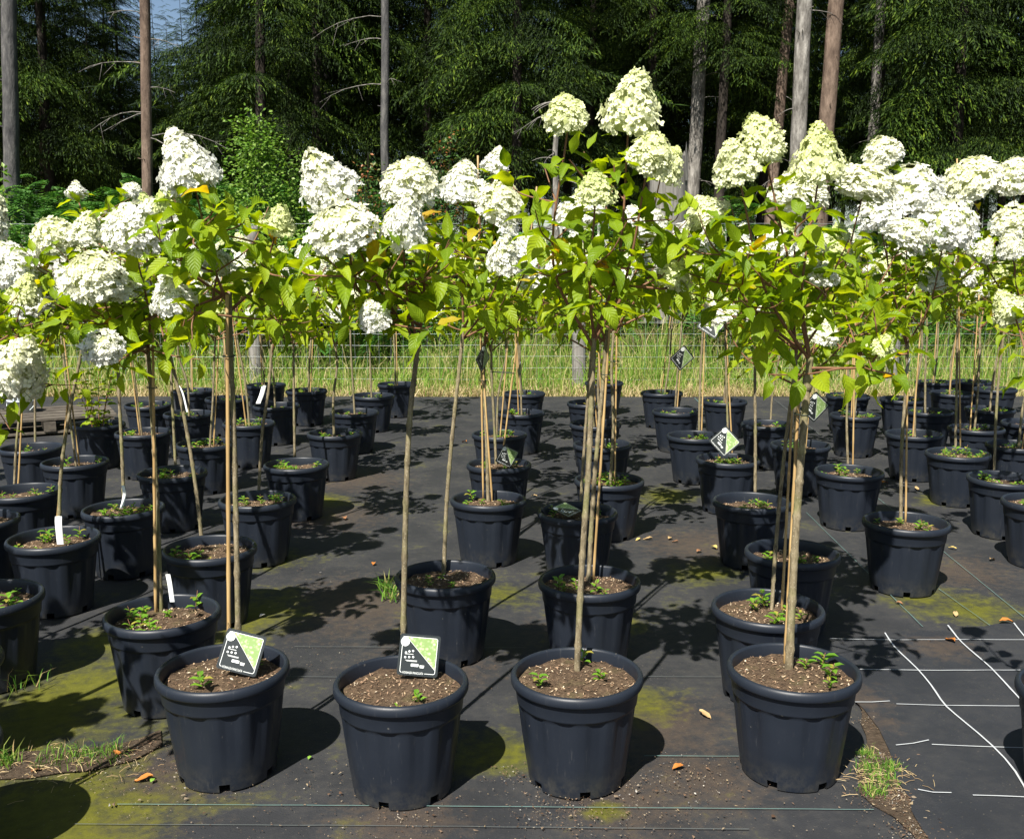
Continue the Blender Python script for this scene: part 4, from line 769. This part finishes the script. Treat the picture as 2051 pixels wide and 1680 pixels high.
def bracken(name, spots, label):
    m_ = MB(); rn = random.Random(5)
    for (x, y, s) in spots:
        v, f = FR[rn.randrange(3)]; a = rn.uniform(0, 6.283); ti = rn.uniform(-.3, .3); cs, sn = math.cos(a), math.sin(a); v = v * s
        v = np.c_[v[:, 0] * cs - v[:, 1] * sn, v[:, 0] * sn + v[:, 1] * cs, v[:, 2] + ti * v[:, 0]] + np.array([x, y, gz(x, y) - .05 + rn.uniform(0, .5) * s]); m_.addarr(v, f)
    return tag(obj(name, m_.mesh(name, M['bracken'], False)), label, 'ferns', kind='stuff')
sp = []
for _ in range(620):
    y = random.uniform(13.4, 18.0); x = at(random.uniform(-120, 780), 500, y).x; sp.append((x, y, random.uniform(.75, 1.3)))
bracken('bracken', sp, 'bright green bracken bank behind the white hydrangeas and fence')
sp = []
for _ in range(420):
    y = random.uniform(13.4, 17.0); x = at(random.uniform(720, 2150), 500, y).x; sp.append((x, y, random.uniform(.6, 1.1)))
bracken('undergrowth', sp, 'dark green fern undergrowth below the spruces')

# ------------------------------------------------------------------ bushes
def bush(name, px, Y, top_px, rx, nl, lsz, mat, label, stems=7, low=0.25):
    rn = random.Random(int(px * 7 + Y)); g = at(px, 500, Y); z0 = gz(g.x, Y) - .05; top = at(px, top_px, Y).z; h = top - z0
    root = empty(name, (g.x, Y, z0)); tag(root, label, 'bush'); ms, ml = MB(), MB()
    for s in range(stems):
        a = s * 2.4 + rn.uniform(-.4, .4); rr = rx * rn.uniform(.15, 1) if s else 0; hh = h * (1 - .5 * (rr / rx) ** 1.5) * rn.uniform(.85, 1.02)
        tip = Vector((rr * math.cos(a), rr * math.sin(a) * .7, hh)); pth = smooth_path([Vector((0, 0, 0)), tip * .45 + Vector((0, 0, hh * .12)), tip], 8); ms.tube(pth, np.linspace(.016, .003, len(pth)), 5)
        for k in range(nl // stems):
            t = low + (1 - low) * rn.random(); q = pth[int(t * (len(pth) - 1))]; sp_ = rx * .42 * (1.05 - t * .75); c_ = q + Vector((rn.gauss(0, sp_), rn.gauss(0, sp_), rn.gauss(0, sp_ * .6)))
            d = (c_ - q + Vector((rn.gauss(0, .2), rn.gauss(0, .2), rn.gauss(0, .15)))).normalized(); kite(ml, c_, d, (rn.gauss(0, .5), rn.gauss(0, .5) - .3, 1), lsz * rn.uniform(.6, 1.3), lsz * .62)
    obj('stems', ms.mesh('stems', M['bark_dark']), root); obj('foliage', ml.mesh('foliage', M[mat], False), root)
bush('leafy_bush', 530, 14.6, 200, 1.0, 8500, .064, 'bush_leaves', 'tall bright green bush in front of the spruces, reaching beside the tall white head')
bush('leafy_bush', 605, 15.0, 270, .65, 3400, .058, 'bush_leaves', 'smaller green bush against the dark trunks behind the white heads')
bush('leafy_bush', 885, 15.0, 215, .60, 2400, .058, 'bush_leaves_red', 'loose young oak bush with reddish shoot tips before the dark forest')
bush('leafy_bush', 735, 14.8, 285, .65, 2400, .058, 'bush_leaves_red', 'low reddish-tipped oak bush beside the thin grey trunk')
bush('leafy_bush', 985, 16.2, 320, .45, 900, .05, 'bush_leaves_red', 'small sparse oak bush under the hanging spruce boughs')
bush('leafy_bush', 15, 14.0, 262, .50, 800, .08, 'bush_leaves', 'sparse pale beech sprigs in front of the thick grey trunk')
bush('leafy_bush', 1900, 14.2, 470, .9, 2600, .06, 'bush_leaves', 'dark leafy shrub behind the fence under the broad bright spruce')
bush('leafy_bush', 1600, 14.0, 500, .9, 2400, .06, 'bush_leaves', 'leafy shrub behind the fence below the two leaning trunks')
bush('leafy_bush', 860, 14.2, 500, .9, 2200, .06, 'bush_leaves', 'low green shrub behind the fence below the oak saplings')

# ------------------------------------------------------------------ forest: spruces and bare trunks
def bough(seed):
    rn = random.Random(seed); m_ = MB(); L = 1.0
    ax = lambda t: Vector((0, t, .10 * math.sin(t * 2.2) - .62 * t * t + .26 * max(0, t - .55) ** 1.0))
    def twig(o_, d, l):
        d = d.normalized(); nn = Vector((rn.gauss(0, .4), rn.gauss(0, .4), 1)); kite(m_, o_, d, nn, l, l * .24, 0, .05)
    for i in range(34):
        t = .12 + .88 * i / 33; o_ = ax(t); l2 = (.33 * (1 - t) ** .7 + .07) * rn.uniform(.75, 1.2)
        for s in (-1, 1):
            d2 = Vector((s * .85, .55 + rn.uniform(-.15, .15), -.12)).normalized(); k = max(3, int(l2 / .021))
            for j in range(k):
                u = (j + .6) / k; q = o_ + d2 * l2 * u + Vector((0, 0, -.55 * l2 * u * u)); hang = rn.uniform(.3, 1.7)
                twig(q, d2 * .7 + Vector((rn.gauss(0, .35), rn.gauss(0, .3), -hang)), rn.uniform(.020, .048))
                if rn.random() < .6: twig(q, d2 + Vector((rn.gauss(0, .5), rn.gauss(0, .5) + .3, -.1)), rn.uniform(.018, .040))
    twig(ax(1), Vector((0, 1, -.3)), .12)
    return np.concatenate(m_.v), np.array(m_.f)
BO = [bough(i + 60) for i in range(4)]
print('bough quads', [len(b[1]) for b in BO])
def crown_mesh(seed, h, zb, lmax, gap=.42, per=7, sparse=0.0):
    rn = random.Random(seed); m_ = MB(); z = zb; wood = MB()
    while z < h - .1:
        Lz = lmax * (1 - z / h) ** .75 * (1 if z > zb + .8 else .8) + .38
        for k in range(per):
            if rn.random() < sparse: continue
            v, f = BO[rn.randrange(4)]; L = Lz * rn.uniform(.65, 1.12); a = rn.uniform(0, 6.283); el = rn.uniform(-.22, .30) + .45 * max(0, z / h - .55)
            vv = v * L; ce, se = math.cos(el), math.sin(el); y = vv[:, 1] * ce - vv[:, 2] * se; zz = vv[:, 1] * se + vv[:, 2] * ce
            vv = np.c_[vv[:, 0] * math.cos(a) - y * math.sin(a), vv[:, 0] * math.sin(a) + y * math.cos(a), zz + z + rn.uniform(-.32, .32)]; m_.addarr(vv, f)
        z += gap * (1 if z < 12 else 1.5)
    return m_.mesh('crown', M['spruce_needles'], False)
CR = [crown_mesh(1, 17, 2.3, 2.4, sparse=.05), crown_mesh(2, 19, 3.3, 2.3, sparse=.12), crown_mesh(3, 15, 1.6, 2.6, sparse=.05), crown_mesh(4, 18, 3.9, 2.1, sparse=.15)]
CRH = [17, 19, 15, 18]
def trunk_mesh(h, r, mat, bend=0.0, seed=0, taper=.75, n=10):
    m_ = MB(); k = 16; m_.tube([Vector((.06 * mnoise.noise(Vector((i * .3, seed, 0))) + bend * (i / k) ** 2, .05 * mnoise.noise(Vector((i * .3, seed, 9))), h * i / k)) for i in range(k + 1)], [r * (1 - taper * i / k) * (1.25 if i == 0 else 1) * (1 + .05 * mnoise.noise(Vector((i, seed, 4)))) for i in range(k + 1)], n)
    return m_.mesh('trunk', mat)
TRK = [trunk_mesh(CRH[i] * .95, .11, M['bark_dark'], 0, i, .92) for i in range(4)]
def spruce(px, Y, v, s, label, rz=None, group=None):
    x = at(px, 500, Y).x; root = empty('spruce_tree', (x, Y, gz(x, Y) - .1)); root.scale = (s, s, s); root.rotation_euler = (0, 0, random.uniform(0, 6.28) if rz is None else rz)
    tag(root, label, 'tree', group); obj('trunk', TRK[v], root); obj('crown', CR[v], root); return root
SP = [(-60, 20.5, 0, 1.0, 'spruce standing behind the thick grey trunk'), (110, 21.0, 2, .98, 'dark spruce between the thick grey trunk and the thin orange-brown pine'),
      (235, 27.0, 0, .55, 'short pointed spruce beside the patch of open sky'), (535, 19.5, 0, 1.05, 'dense sunlit spruce between the patch of open sky and the dark straight trunk'),
      (660, 21.5, 2, 1.05, 'spruce with bright fringed boughs next to the thin grey trunk'), (760, 24.0, 1, 1.0, 'shaded spruce behind the thin grey trunk'),
      (860, 22.5, 3, 1.0, 'thin spruce with open dark gaps behind the reddish oak bush'), (1035, 18.6, 2, .95, 'spruce with long hanging layered boughs next to the dead snag'),
      (1180, 22.0, 0, 1.05, 'spruce standing behind the dead snag'), (1300, 20.5, 3, 1.0, 'spruce behind the tallest flower head'), (1440, 19.0, 3, .95, 'spruce around the pale trunk with stripped bark'),
      (1520, 22.5, 0, 1.0, 'spruce between the pale stripped trunk and the orange trunk'), (1745, 21.0, 3, 1.05, 'narrower spruce just behind the two leaning trunks'), (1900, 17.8, 2, 1.05, 'broad bright spruce with low boughs beside the two leaning trunks'),
      (2045, 18.5, 0, 1.0, 'spruce beyond the broad bright spruce, away from the leaning trunks')]
for a in SP: spruce(*a)
GB = 'spruces in the dark interior of the forest'
for k in range(84):
    Y = random.uniform(25, 44) if k < 46 else random.uniform(46, 60); px = -260 + 2560 * ((k * .618) % 1) + random.uniform(-20, 20)
    if 140 < px < 530 and not (k >= 46 and not 235 < px < 450): continue
    v = (1, 3, 0, 2)[k % 4] if k < 46 else (2, 0)[k % 2]; spruce(px, Y, v, random.uniform(.95, 1.2), 'shaded spruce deep in the dark interior of the forest', group=GB)
for px, Y, s in ((258, 23.5, .50), (330, 29, .43), (300, 36, .50), (385, 33, .50), (355, 40, .54), (300, 40, .40), (345, 44, .42), (400, 38, .46), (250, 34, .50), (455, 33, .52), (340, 29, .33), (170, 32, .55), (415, 27, .42), (500, 30, .75), (330, 33, .40), (300, 25, .30), (375, 31, .40), (430, 36, .56), (360, 27, .33), (250, 29, .45), (310, 47, .50), (375, 48, .52), (200, 26, .5), (470, 26, .55)): spruce(px, Y, 0, s, 'low hazy spruce top under the patch of open sky', group='low spruces below the sky gap')
def dead_branch(m_, o_, d, L, rn, r=.010):
    pts = [o_]; dd = Vector(d).normalized()
    for i in range(5): dd = (dd + Vector((rn.gauss(0, .12), rn.gauss(0, .12), -.16))).normalized(); pts.append(pts[-1] + dd * L / 5)
    m_.tube(pts, np.linspace(r, r * .25, 6), 4, False)
    if L > .5:
        for _ in range(3): i = rn.randint(2, 4); q = pts[i]; m_.tube([q, q + (dd + Vector((rn.gauss(0, .5), rn.gauss(0, .5), rn.gauss(0, .4) - .2))).normalized() * L * .3], [r * .4, r * .15], 3, False)
def bare_trunk(px0, px1, Y, wpx, mat, label, h=None, top_px=None, dead=6, name='pine_tree', crown=True, dmin=1.0, dmax=7.0, dl=.9, stubs=6, taper=.35):
    """px0: x at pixel row 420, px1: x at pixel row 0"""
    rn = random.Random(int(px0)); a = at(px0, 420, Y); b = at(px1, 0, Y); z0 = gz(a.x, Y) - .1; sl = (b - a) / (b.z - a.z); foot = a + sl * (z0 - a.z); H = (at(px0, top_px, Y).z - z0) if top_px is not None else (h or 15.0)
    root = empty(name, foot); tag(root, label, 'tree'); r_ = px2m(wpx, Y) / 2; m_ = MB(); k = 40
    P = [sl * (H * i / k) + Vector((.03 * mnoise.noise(Vector((i * .25, px0, 0))), .03 * mnoise.noise(Vector((i * .25, px0, 5))), 0)) for i in range(k + 1)]
    m_.tube(P, [r_ * (1.12 - taper * i / k) * (1 + .06 * mnoise.noise(Vector((i * .9, px0, 4)))) * (1.25 if i == 0 else 1) for i in range(k + 1)], 14)
    obj('trunk', m_.mesh('trunk', M[mat]), root)
    for s in range(dead):
        z = rn.uniform(dmin, dmax); i = min(k, int(z / H * k)); an = rn.uniform(-.9, 4.0); d = Vector((math.cos(an), -abs(math.sin(an)) * .5, rn.uniform(-.1, .5))); mdb = MB(); dead_branch(mdb, P[i], d, dl * rn.uniform(.4, 1.2), rn); obj('dead_branch', mdb.mesh('dead_branch', M['bark_pale']), root)
    mst = MB()
    for s in range(stubs):
        z = rn.uniform(dmin, min(H, 9)); i = min(k, int(z / H * k)); an = rn.uniform(0, 6.28); d = Vector((math.cos(an), math.sin(an), .2)); mst.tube([P[i], P[i] + d * (r_ + rn.uniform(.03, .12))], [.012, .006], 5)
    if stubs: obj('branch_stubs', mst.mesh('branch_stubs', M[mat]), root)
    if crown: obj('crown', CR[3], root, mat=basis(sl * 8.6 + Vector((0, 0, 0.)), Matrix.Rotation(rn.uniform(0, 6), 3, 'Z'), (.55, .55, .55)))
    return root
bare_trunk(24, 18, 17.2, 27, 'bark_grey', 'thick grey bare trunk with beech sprigs in front of it', dead=2, dl=.5)
bare_trunk(296, 290, 16.6, 19, 'bark_orange', 'slim pine trunk with orange-brown upper bark beside the patch of sky', dead=9, dmin=1.2, dmax=4.2, dl=1.2, stubs=14)
bare_trunk(772, 771, 18.2, 15, 'bark_grey', 'thin straight blue-grey trunk with dead twigs beside the low oak bush', dead=10, dmin=2.5, dmax=8, dl=1.3)
bare_trunk(1113, 1113, 15.6, 14, 'bark_pale', 'thin pale dead snag with curved bare twigs behind the tallest hydrangea', top_px=205, dead=16, name='dead_tree', crown=False, dmin=.8, dmax=3.9, dl=.7, stubs=5, taper=.5)
bare_trunk(1385, 1410, 19.6, 25, 'bark_pale', 'pale trunk with stripped bark half wrapped in spruce boughs', dead=7, dmin=1, dmax=6, dl=.6)
bare_trunk(1543, 1582, 19.0, 19, 'bark_orange', 'leaning trunk with orange bark, behind the double flower cone', dead=5, dl=.6)
bare_trunk(1592, 1612, 16.8, 28, 'bark_pale', 'whitish grey scarred trunk, the straighter of the two close trunks', dead=8, dl=.6, dmin=.8, dmax=5, stubs=14)
bare_trunk(1642, 1676, 16.9, 29, 'bark_orange', 'brown-pink leaning trunk, the more tilted of the two close trunks', dead=2, dl=.4)
bare_trunk(92, 82, 22.0, 16, 'bark_orange', 'small reddish trunk in the shade beside the thick grey trunk', dead=3)
bare_trunk(636, 633, 20.0, 17, 'bark_dark', 'dark straight trunk near the thin grey trunk', dead=4)
bare_trunk(660, 652, 21.0, 12, 'bark_grey', 'slender lit trunk close beside the dark straight trunk', dead=6, dl=1.1)
bare_trunk(958, 955, 24.0, 12, 'bark_dark', 'slender dark trunk behind the layered spruce', dead=4)
bare_trunk(1740, 1765, 19.6, 18, 'bark_pale', 'pale trunk glimpsed between boughs of the broad bright spruce', dead=3, dl=.6)
# broken stump
g = at(1338, 400, 15.2); z0 = gz(g.x, 15.2) - .1; H = at(1338, 322, 15.2).z - z0
root = empty('tree_stump', (g.x, 15.2, z0)); tag(root, 'tall grey weathered tree stump with a splintered top behind the tallest hydrangea', 'stump')
m_ = MB(); NA = 26; rg = []
for i, t in enumerate((0, .1, .3, .6, .85, 1.0)):
    for j in range(NA):
        a = 6.2832 * j / NA; r_ = .29 * (1.25 - .3 * min(1, t * 2)) * (1 + .07 * mnoise.noise(Vector((math.cos(a) * 2.5, math.sin(a) * 2.5, 0)))); rg.append((r_ * math.cos(a), r_ * math.sin(a), H * t + (.16 * max(0, mnoise.noise(Vector((math.cos(a) * 3, math.sin(a) * 3, 8)))) + random.uniform(0, .05) if t == 1 else 0)))
m_.add(rg, [(i * NA + j, i * NA + (j + 1) % NA, (i + 1) * NA + (j + 1) % NA, (i + 1) * NA + j) for i in range(5) for j in range(NA)]); m_.add([(x * .96, y * .96, H * .95) for x, y, z in rg[-NA:]], [tuple(range(NA))])
obj('trunk', m_.mesh('trunk', M['weathered_wood']), root)
m_ = MB(); m_.add([(.20, -.20, H), (.26, -.14, H), (.24, -.12, H), (.22, -.18, H + .26), (.20, -.20, H - .3), (.27, -.13, H - .3)], [(0, 1, 3), (1, 2, 3), (2, 0, 3), (4, 5, 1, 0)]); obj('splinter', m_.mesh('splinter', M['weathered_wood'], False), root)

# ------------------------------------------------------------------ pallet and bucket at the left
pc = gp(60, 872); pal = empty('wooden_pallet', (pc.x, pc.y + .35, 0)); pal.rotation_euler = (0, 0, R(28)); tag(pal, 'dark weathered wooden pallet with curled boards behind the first lit pot', 'pallet')
for k, (yy, tl) in enumerate(((-.36, .02), (-.18, -.02), (0, .03), (.18, 0), (.36, -.03))):
    m_ = MB(); m_.box((0, yy, .150), (1.15, .13, .020), tl); obj('board', m_.mesh('board', M['pallet_wood'], False), pal)
for xx in (-.5, 0, .5):
    m_ = MB(); m_.box((xx, 0, .085), (.10, .86, .09)); obj('bearer', m_.mesh('bearer', M['pallet_wood'], False), pal)
for yy in (-.36, 0, .36):
    m_ = MB(); m_.box((0, yy, .030), (1.13, .12, .018)); obj('board', m_.mesh('board', M['pallet_wood'], False), pal)
bc = gp(36, 862); bk = empty('bucket', (bc.x, bc.y + .12, .003)); tag(bk, 'pale grey plastic bucket behind the low white flower head, beside the pallet', 'bucket')
m_ = MB(); NA = 32; pr_ = [(.105, 0), (.125, .26), (.133, .262), (.133, .275), (.122, .275), (.104, .02)]; rg = [(r_ * math.cos(6.2832 * j / NA), r_ * math.sin(6.2832 * j / NA), z) for r_, z in pr_ for j in range(NA)]
m_.add(rg, [(i * NA + j, i * NA + (j + 1) % NA, (i + 1) * NA + (j + 1) % NA, (i + 1) * NA + j) for i in range(5) for j in range(NA)] + [tuple(range(NA - 1, -1, -1)), tuple(5 * NA + j for j in range(NA))])
simple('bucket_plastic', (0.42, 0.46, 0.50), .45, .4, .1); obj('body', m_.mesh('body', M['bucket_plastic']), bk)
m_ = MB(); m_.tube([Vector((.134 * math.cos(u), -.134 * abs(math.sin(u)) * .5 - .02, .25 - .10 * math.sin(u))) for u in np.linspace(0, math.pi, 14)], .003, 5); obj('handle', m_.mesh('handle', M['wire']), bk)

# ------------------------------------------------------------------ fallen leaves, litter
FLM = {}
for nm, c_ in (('orange', (.38, .14, .03)), ('tan', (.36, .25, .12)), ('yellow', (.44, .33, .11)), ('brown', (.24, .12, .06)), ('white', (.72, .68, .62)), ('green', (.16, .30, .04))): FLM[nm] = simple('dry_leaf_' + nm, c_, .6, .3, .35, 60)
def dry_leaf(seed, mat):
    rn = random.Random(seed); v = []; NS = 6
    for i in range(NS + 1):
        t = i / NS; hw = .27 * math.sin(math.pi * min(.98, max(.03, t))) ** .8
        for sx in (-1, 0, 1): v.append((sx * hw + rn.uniform(-.03, .03), t - .5, .10 * abs(sx) + .16 * math.sin(t * 3 + seed) + rn.uniform(-.03, .05) + .04))
    m_ = MB(); m_.add(v, [(i * 3 + j, i * 3 + j + 1, (i + 1) * 3 + j + 1, (i + 1) * 3 + j) for i in range(NS) for j in range(2)]); return m_.mesh('fallen_leaf', mat)
DL = {k: [dry_leaf(i, FLM[k]) for i in range(2)] for k in FLM}
FL = [(748, 1131, .055, 'orange', 'curled orange leaf on the fabric beside the slanting-stem pot'), (1297, 1081, .075, 'tan', 'tan leaf on the fabric beside the leafy middle pot'), (1342, 1080, .06, 'tan', 'tan leaf lying beside another in the middle aisle'),
      (1412, 1434, .07, 'tan', 'crumpled pale leaf on the fabric between the last two front pots'), (1358, 1540, .06, 'orange', 'orange-brown leaf on the soil stain between the last two front pots'),
      (1902, 1288, .085, 'orange', 'bright orange leaf on the soil mark of the white-lined fabric'), (2015, 1248, .085, 'orange', 'orange leaf with green stalk at the end of a white line'), (1914, 1232, .055, 'tan', 'tan leaf on the yellow moss patch'),
      (1908, 1100, .06, 'yellow', 'yellow leaf on the bare aisle beside the shaded pot'), (1987, 1122, .07, 'tan', 'pale leaf on the bare aisle near the pale leaning stem'), (1430, 1098, .07, 'yellow', 'yellow leaf at the foot of the mossy sunlit pot'),
      (288, 1563, .075, 'orange', 'shrivelled orange leaf on dirt beside the staked front pot'), (306, 1566, .035, 'green', 'small fresh green leaf beside the shrivelled orange one'), (236, 1512, .05, 'orange', 'orange leaf in the grass of the torn strip'),
      (526, 1235, .045, 'white', 'white petal on fabric behind the staked front pot'), (930, 886, .09, 'orange', 'orange leaf litter in the far shaded aisle'), (1770, 970, .10, 'orange', 'orange leaf by the lit pot behind the lone shaded pot'),
      (1836, 980, .07, 'tan', 'tan leaf between two lit pots near the lone shaded pot'), (1070, 995, .06, 'tan', 'tan leaf beside the pot with the lying tag'), (75, 1546, .06, 'brown', 'brown leaf among litter of the torn strip'),
      (1800, 1210, .05, 'brown', 'brown leaf in the shade beside the yellow moss'), (1278, 1082, .05, 'yellow', 'small yellow leaf at the shadow edge in the middle aisle'), (690, 1040, .08, 'brown', 'dry brown leaf in the shaded aisle'), (1620, 1100 + 120, .05, 'tan', 'tan leaf behind the thick trunked pot'),
      (620, 1520, .03, 'green', 'green leaf scrap between the first two front pots'), (1352, 1086, .05, 'brown', 'brown scrap next to the tan leaves in the middle aisle'), (1400, 1106, .06, 'brown', 'brown leaf crumbs near the mossy sunlit pot')]
for i, (x, y, s, c_, lab) in enumerate(FL):
    g = gp(x, y); z = .012 if x > 1740 and y > 1260 else .004
    o_ = obj('fallen_leaf', DL[c_][i % 2], None, mat=basis((g.x, g.y, z - .03 * s), Matrix.Rotation(i * 1.3, 3, 'Z'), (s * .72, s * .72, s * .72))); tag(o_, lab, 'leaf', 'fallen leaves on the fabric')
m_ = MB(); rl = random.Random(9)
def chip(x, y, s, z):
    c_ = Vector((x, y, z)); v = [c_ + Vector((rl.uniform(-1, 1) * s, rl.uniform(-1, 1) * s, rl.uniform(0, .7) * s)) for _ in range(4)]; m_.add(v, [(0, 1, 2), (0, 2, 3), (0, 3, 1), (1, 3, 2)])
for _ in range(3200):
    x, y = rl.uniform(-4.5, 4.5), rl.uniform(2.4, 9.5)
    if mnoise.noise(Vector((x * 2, y * 2, 3))) + rl.uniform(-.6, .6) > .1: chip(x, y, rl.uniform(.0012, .0034), .004)
for (x, y, r_, k) in ((1250, 1600, .12, 420), (1380, 1560, .10, 380), (330, 1560, .13, 480), (1130, 1610, .10, 200), (800, 1640, .14, 330), (1040, 1560, .05, 130), (1780, 1600, .07, 420), (1840, 1660, .07, 250), (60, 1535, .10, 420), (200, 1535, .08, 200), (290, 1500, .05, 140),
                    (1740, 1450, .05, 120), (1770, 1520, .04, 500), (1800, 1600, .04, 500), (1850, 1670, .05, 500), (1890, 1290, .07, 120), (420, 1640, .2, 180), (640, 1560, .12, 90), (900, 1350, .15, 130), (660, 1320, .15, 140), (700, 1180, .25, 200), (1200, 1660, .2, 220), (1500, 1640, .15, 90), (1100, 1640, .06, 160)):
    g = gp(x, y)
    for _ in range(k): chip(g.x + rl.gauss(0, r_), g.y + rl.gauss(0, r_ * .7), rl.uniform(.0012, .0042) if rl.random() < .93 else rl.uniform(.005, .009), .006)
tag(obj('litter', m_.mesh('litter', M['litter'], False)), 'bark crumbs, grit and dry scraps scattered over the ground fabric', 'litter', kind='stuff')
m_ = MB()
for (x, y, r_, k) in ((1760, 1560, .07, 90), (60, 1540, .13, 70), (230, 1530, .08, 30)):
    g = gp(x, y)
    for _ in range(k):
        a = rl.uniform(0, 6.28); q = Vector((g.x + rl.gauss(0, r_), g.y + rl.gauss(0, r_ * .6), .010)); d = Vector((math.cos(a), math.sin(a), rl.uniform(-.1, .2))) * rl.uniform(.012, .05); m_.tube([q, q + d * .5 + Vector((0, 0, .003)), q + d], .0008, 3, False)
island('straw', [(0, (.30, .20, .10)), (.5, (.50, .37, .19)), (1, (.62, .50, .30))])
tag(obj('straw', m_.mesh('straw', M['straw'])), 'dry straw stalks in the tears of the fabric', 'straw', kind='stuff')
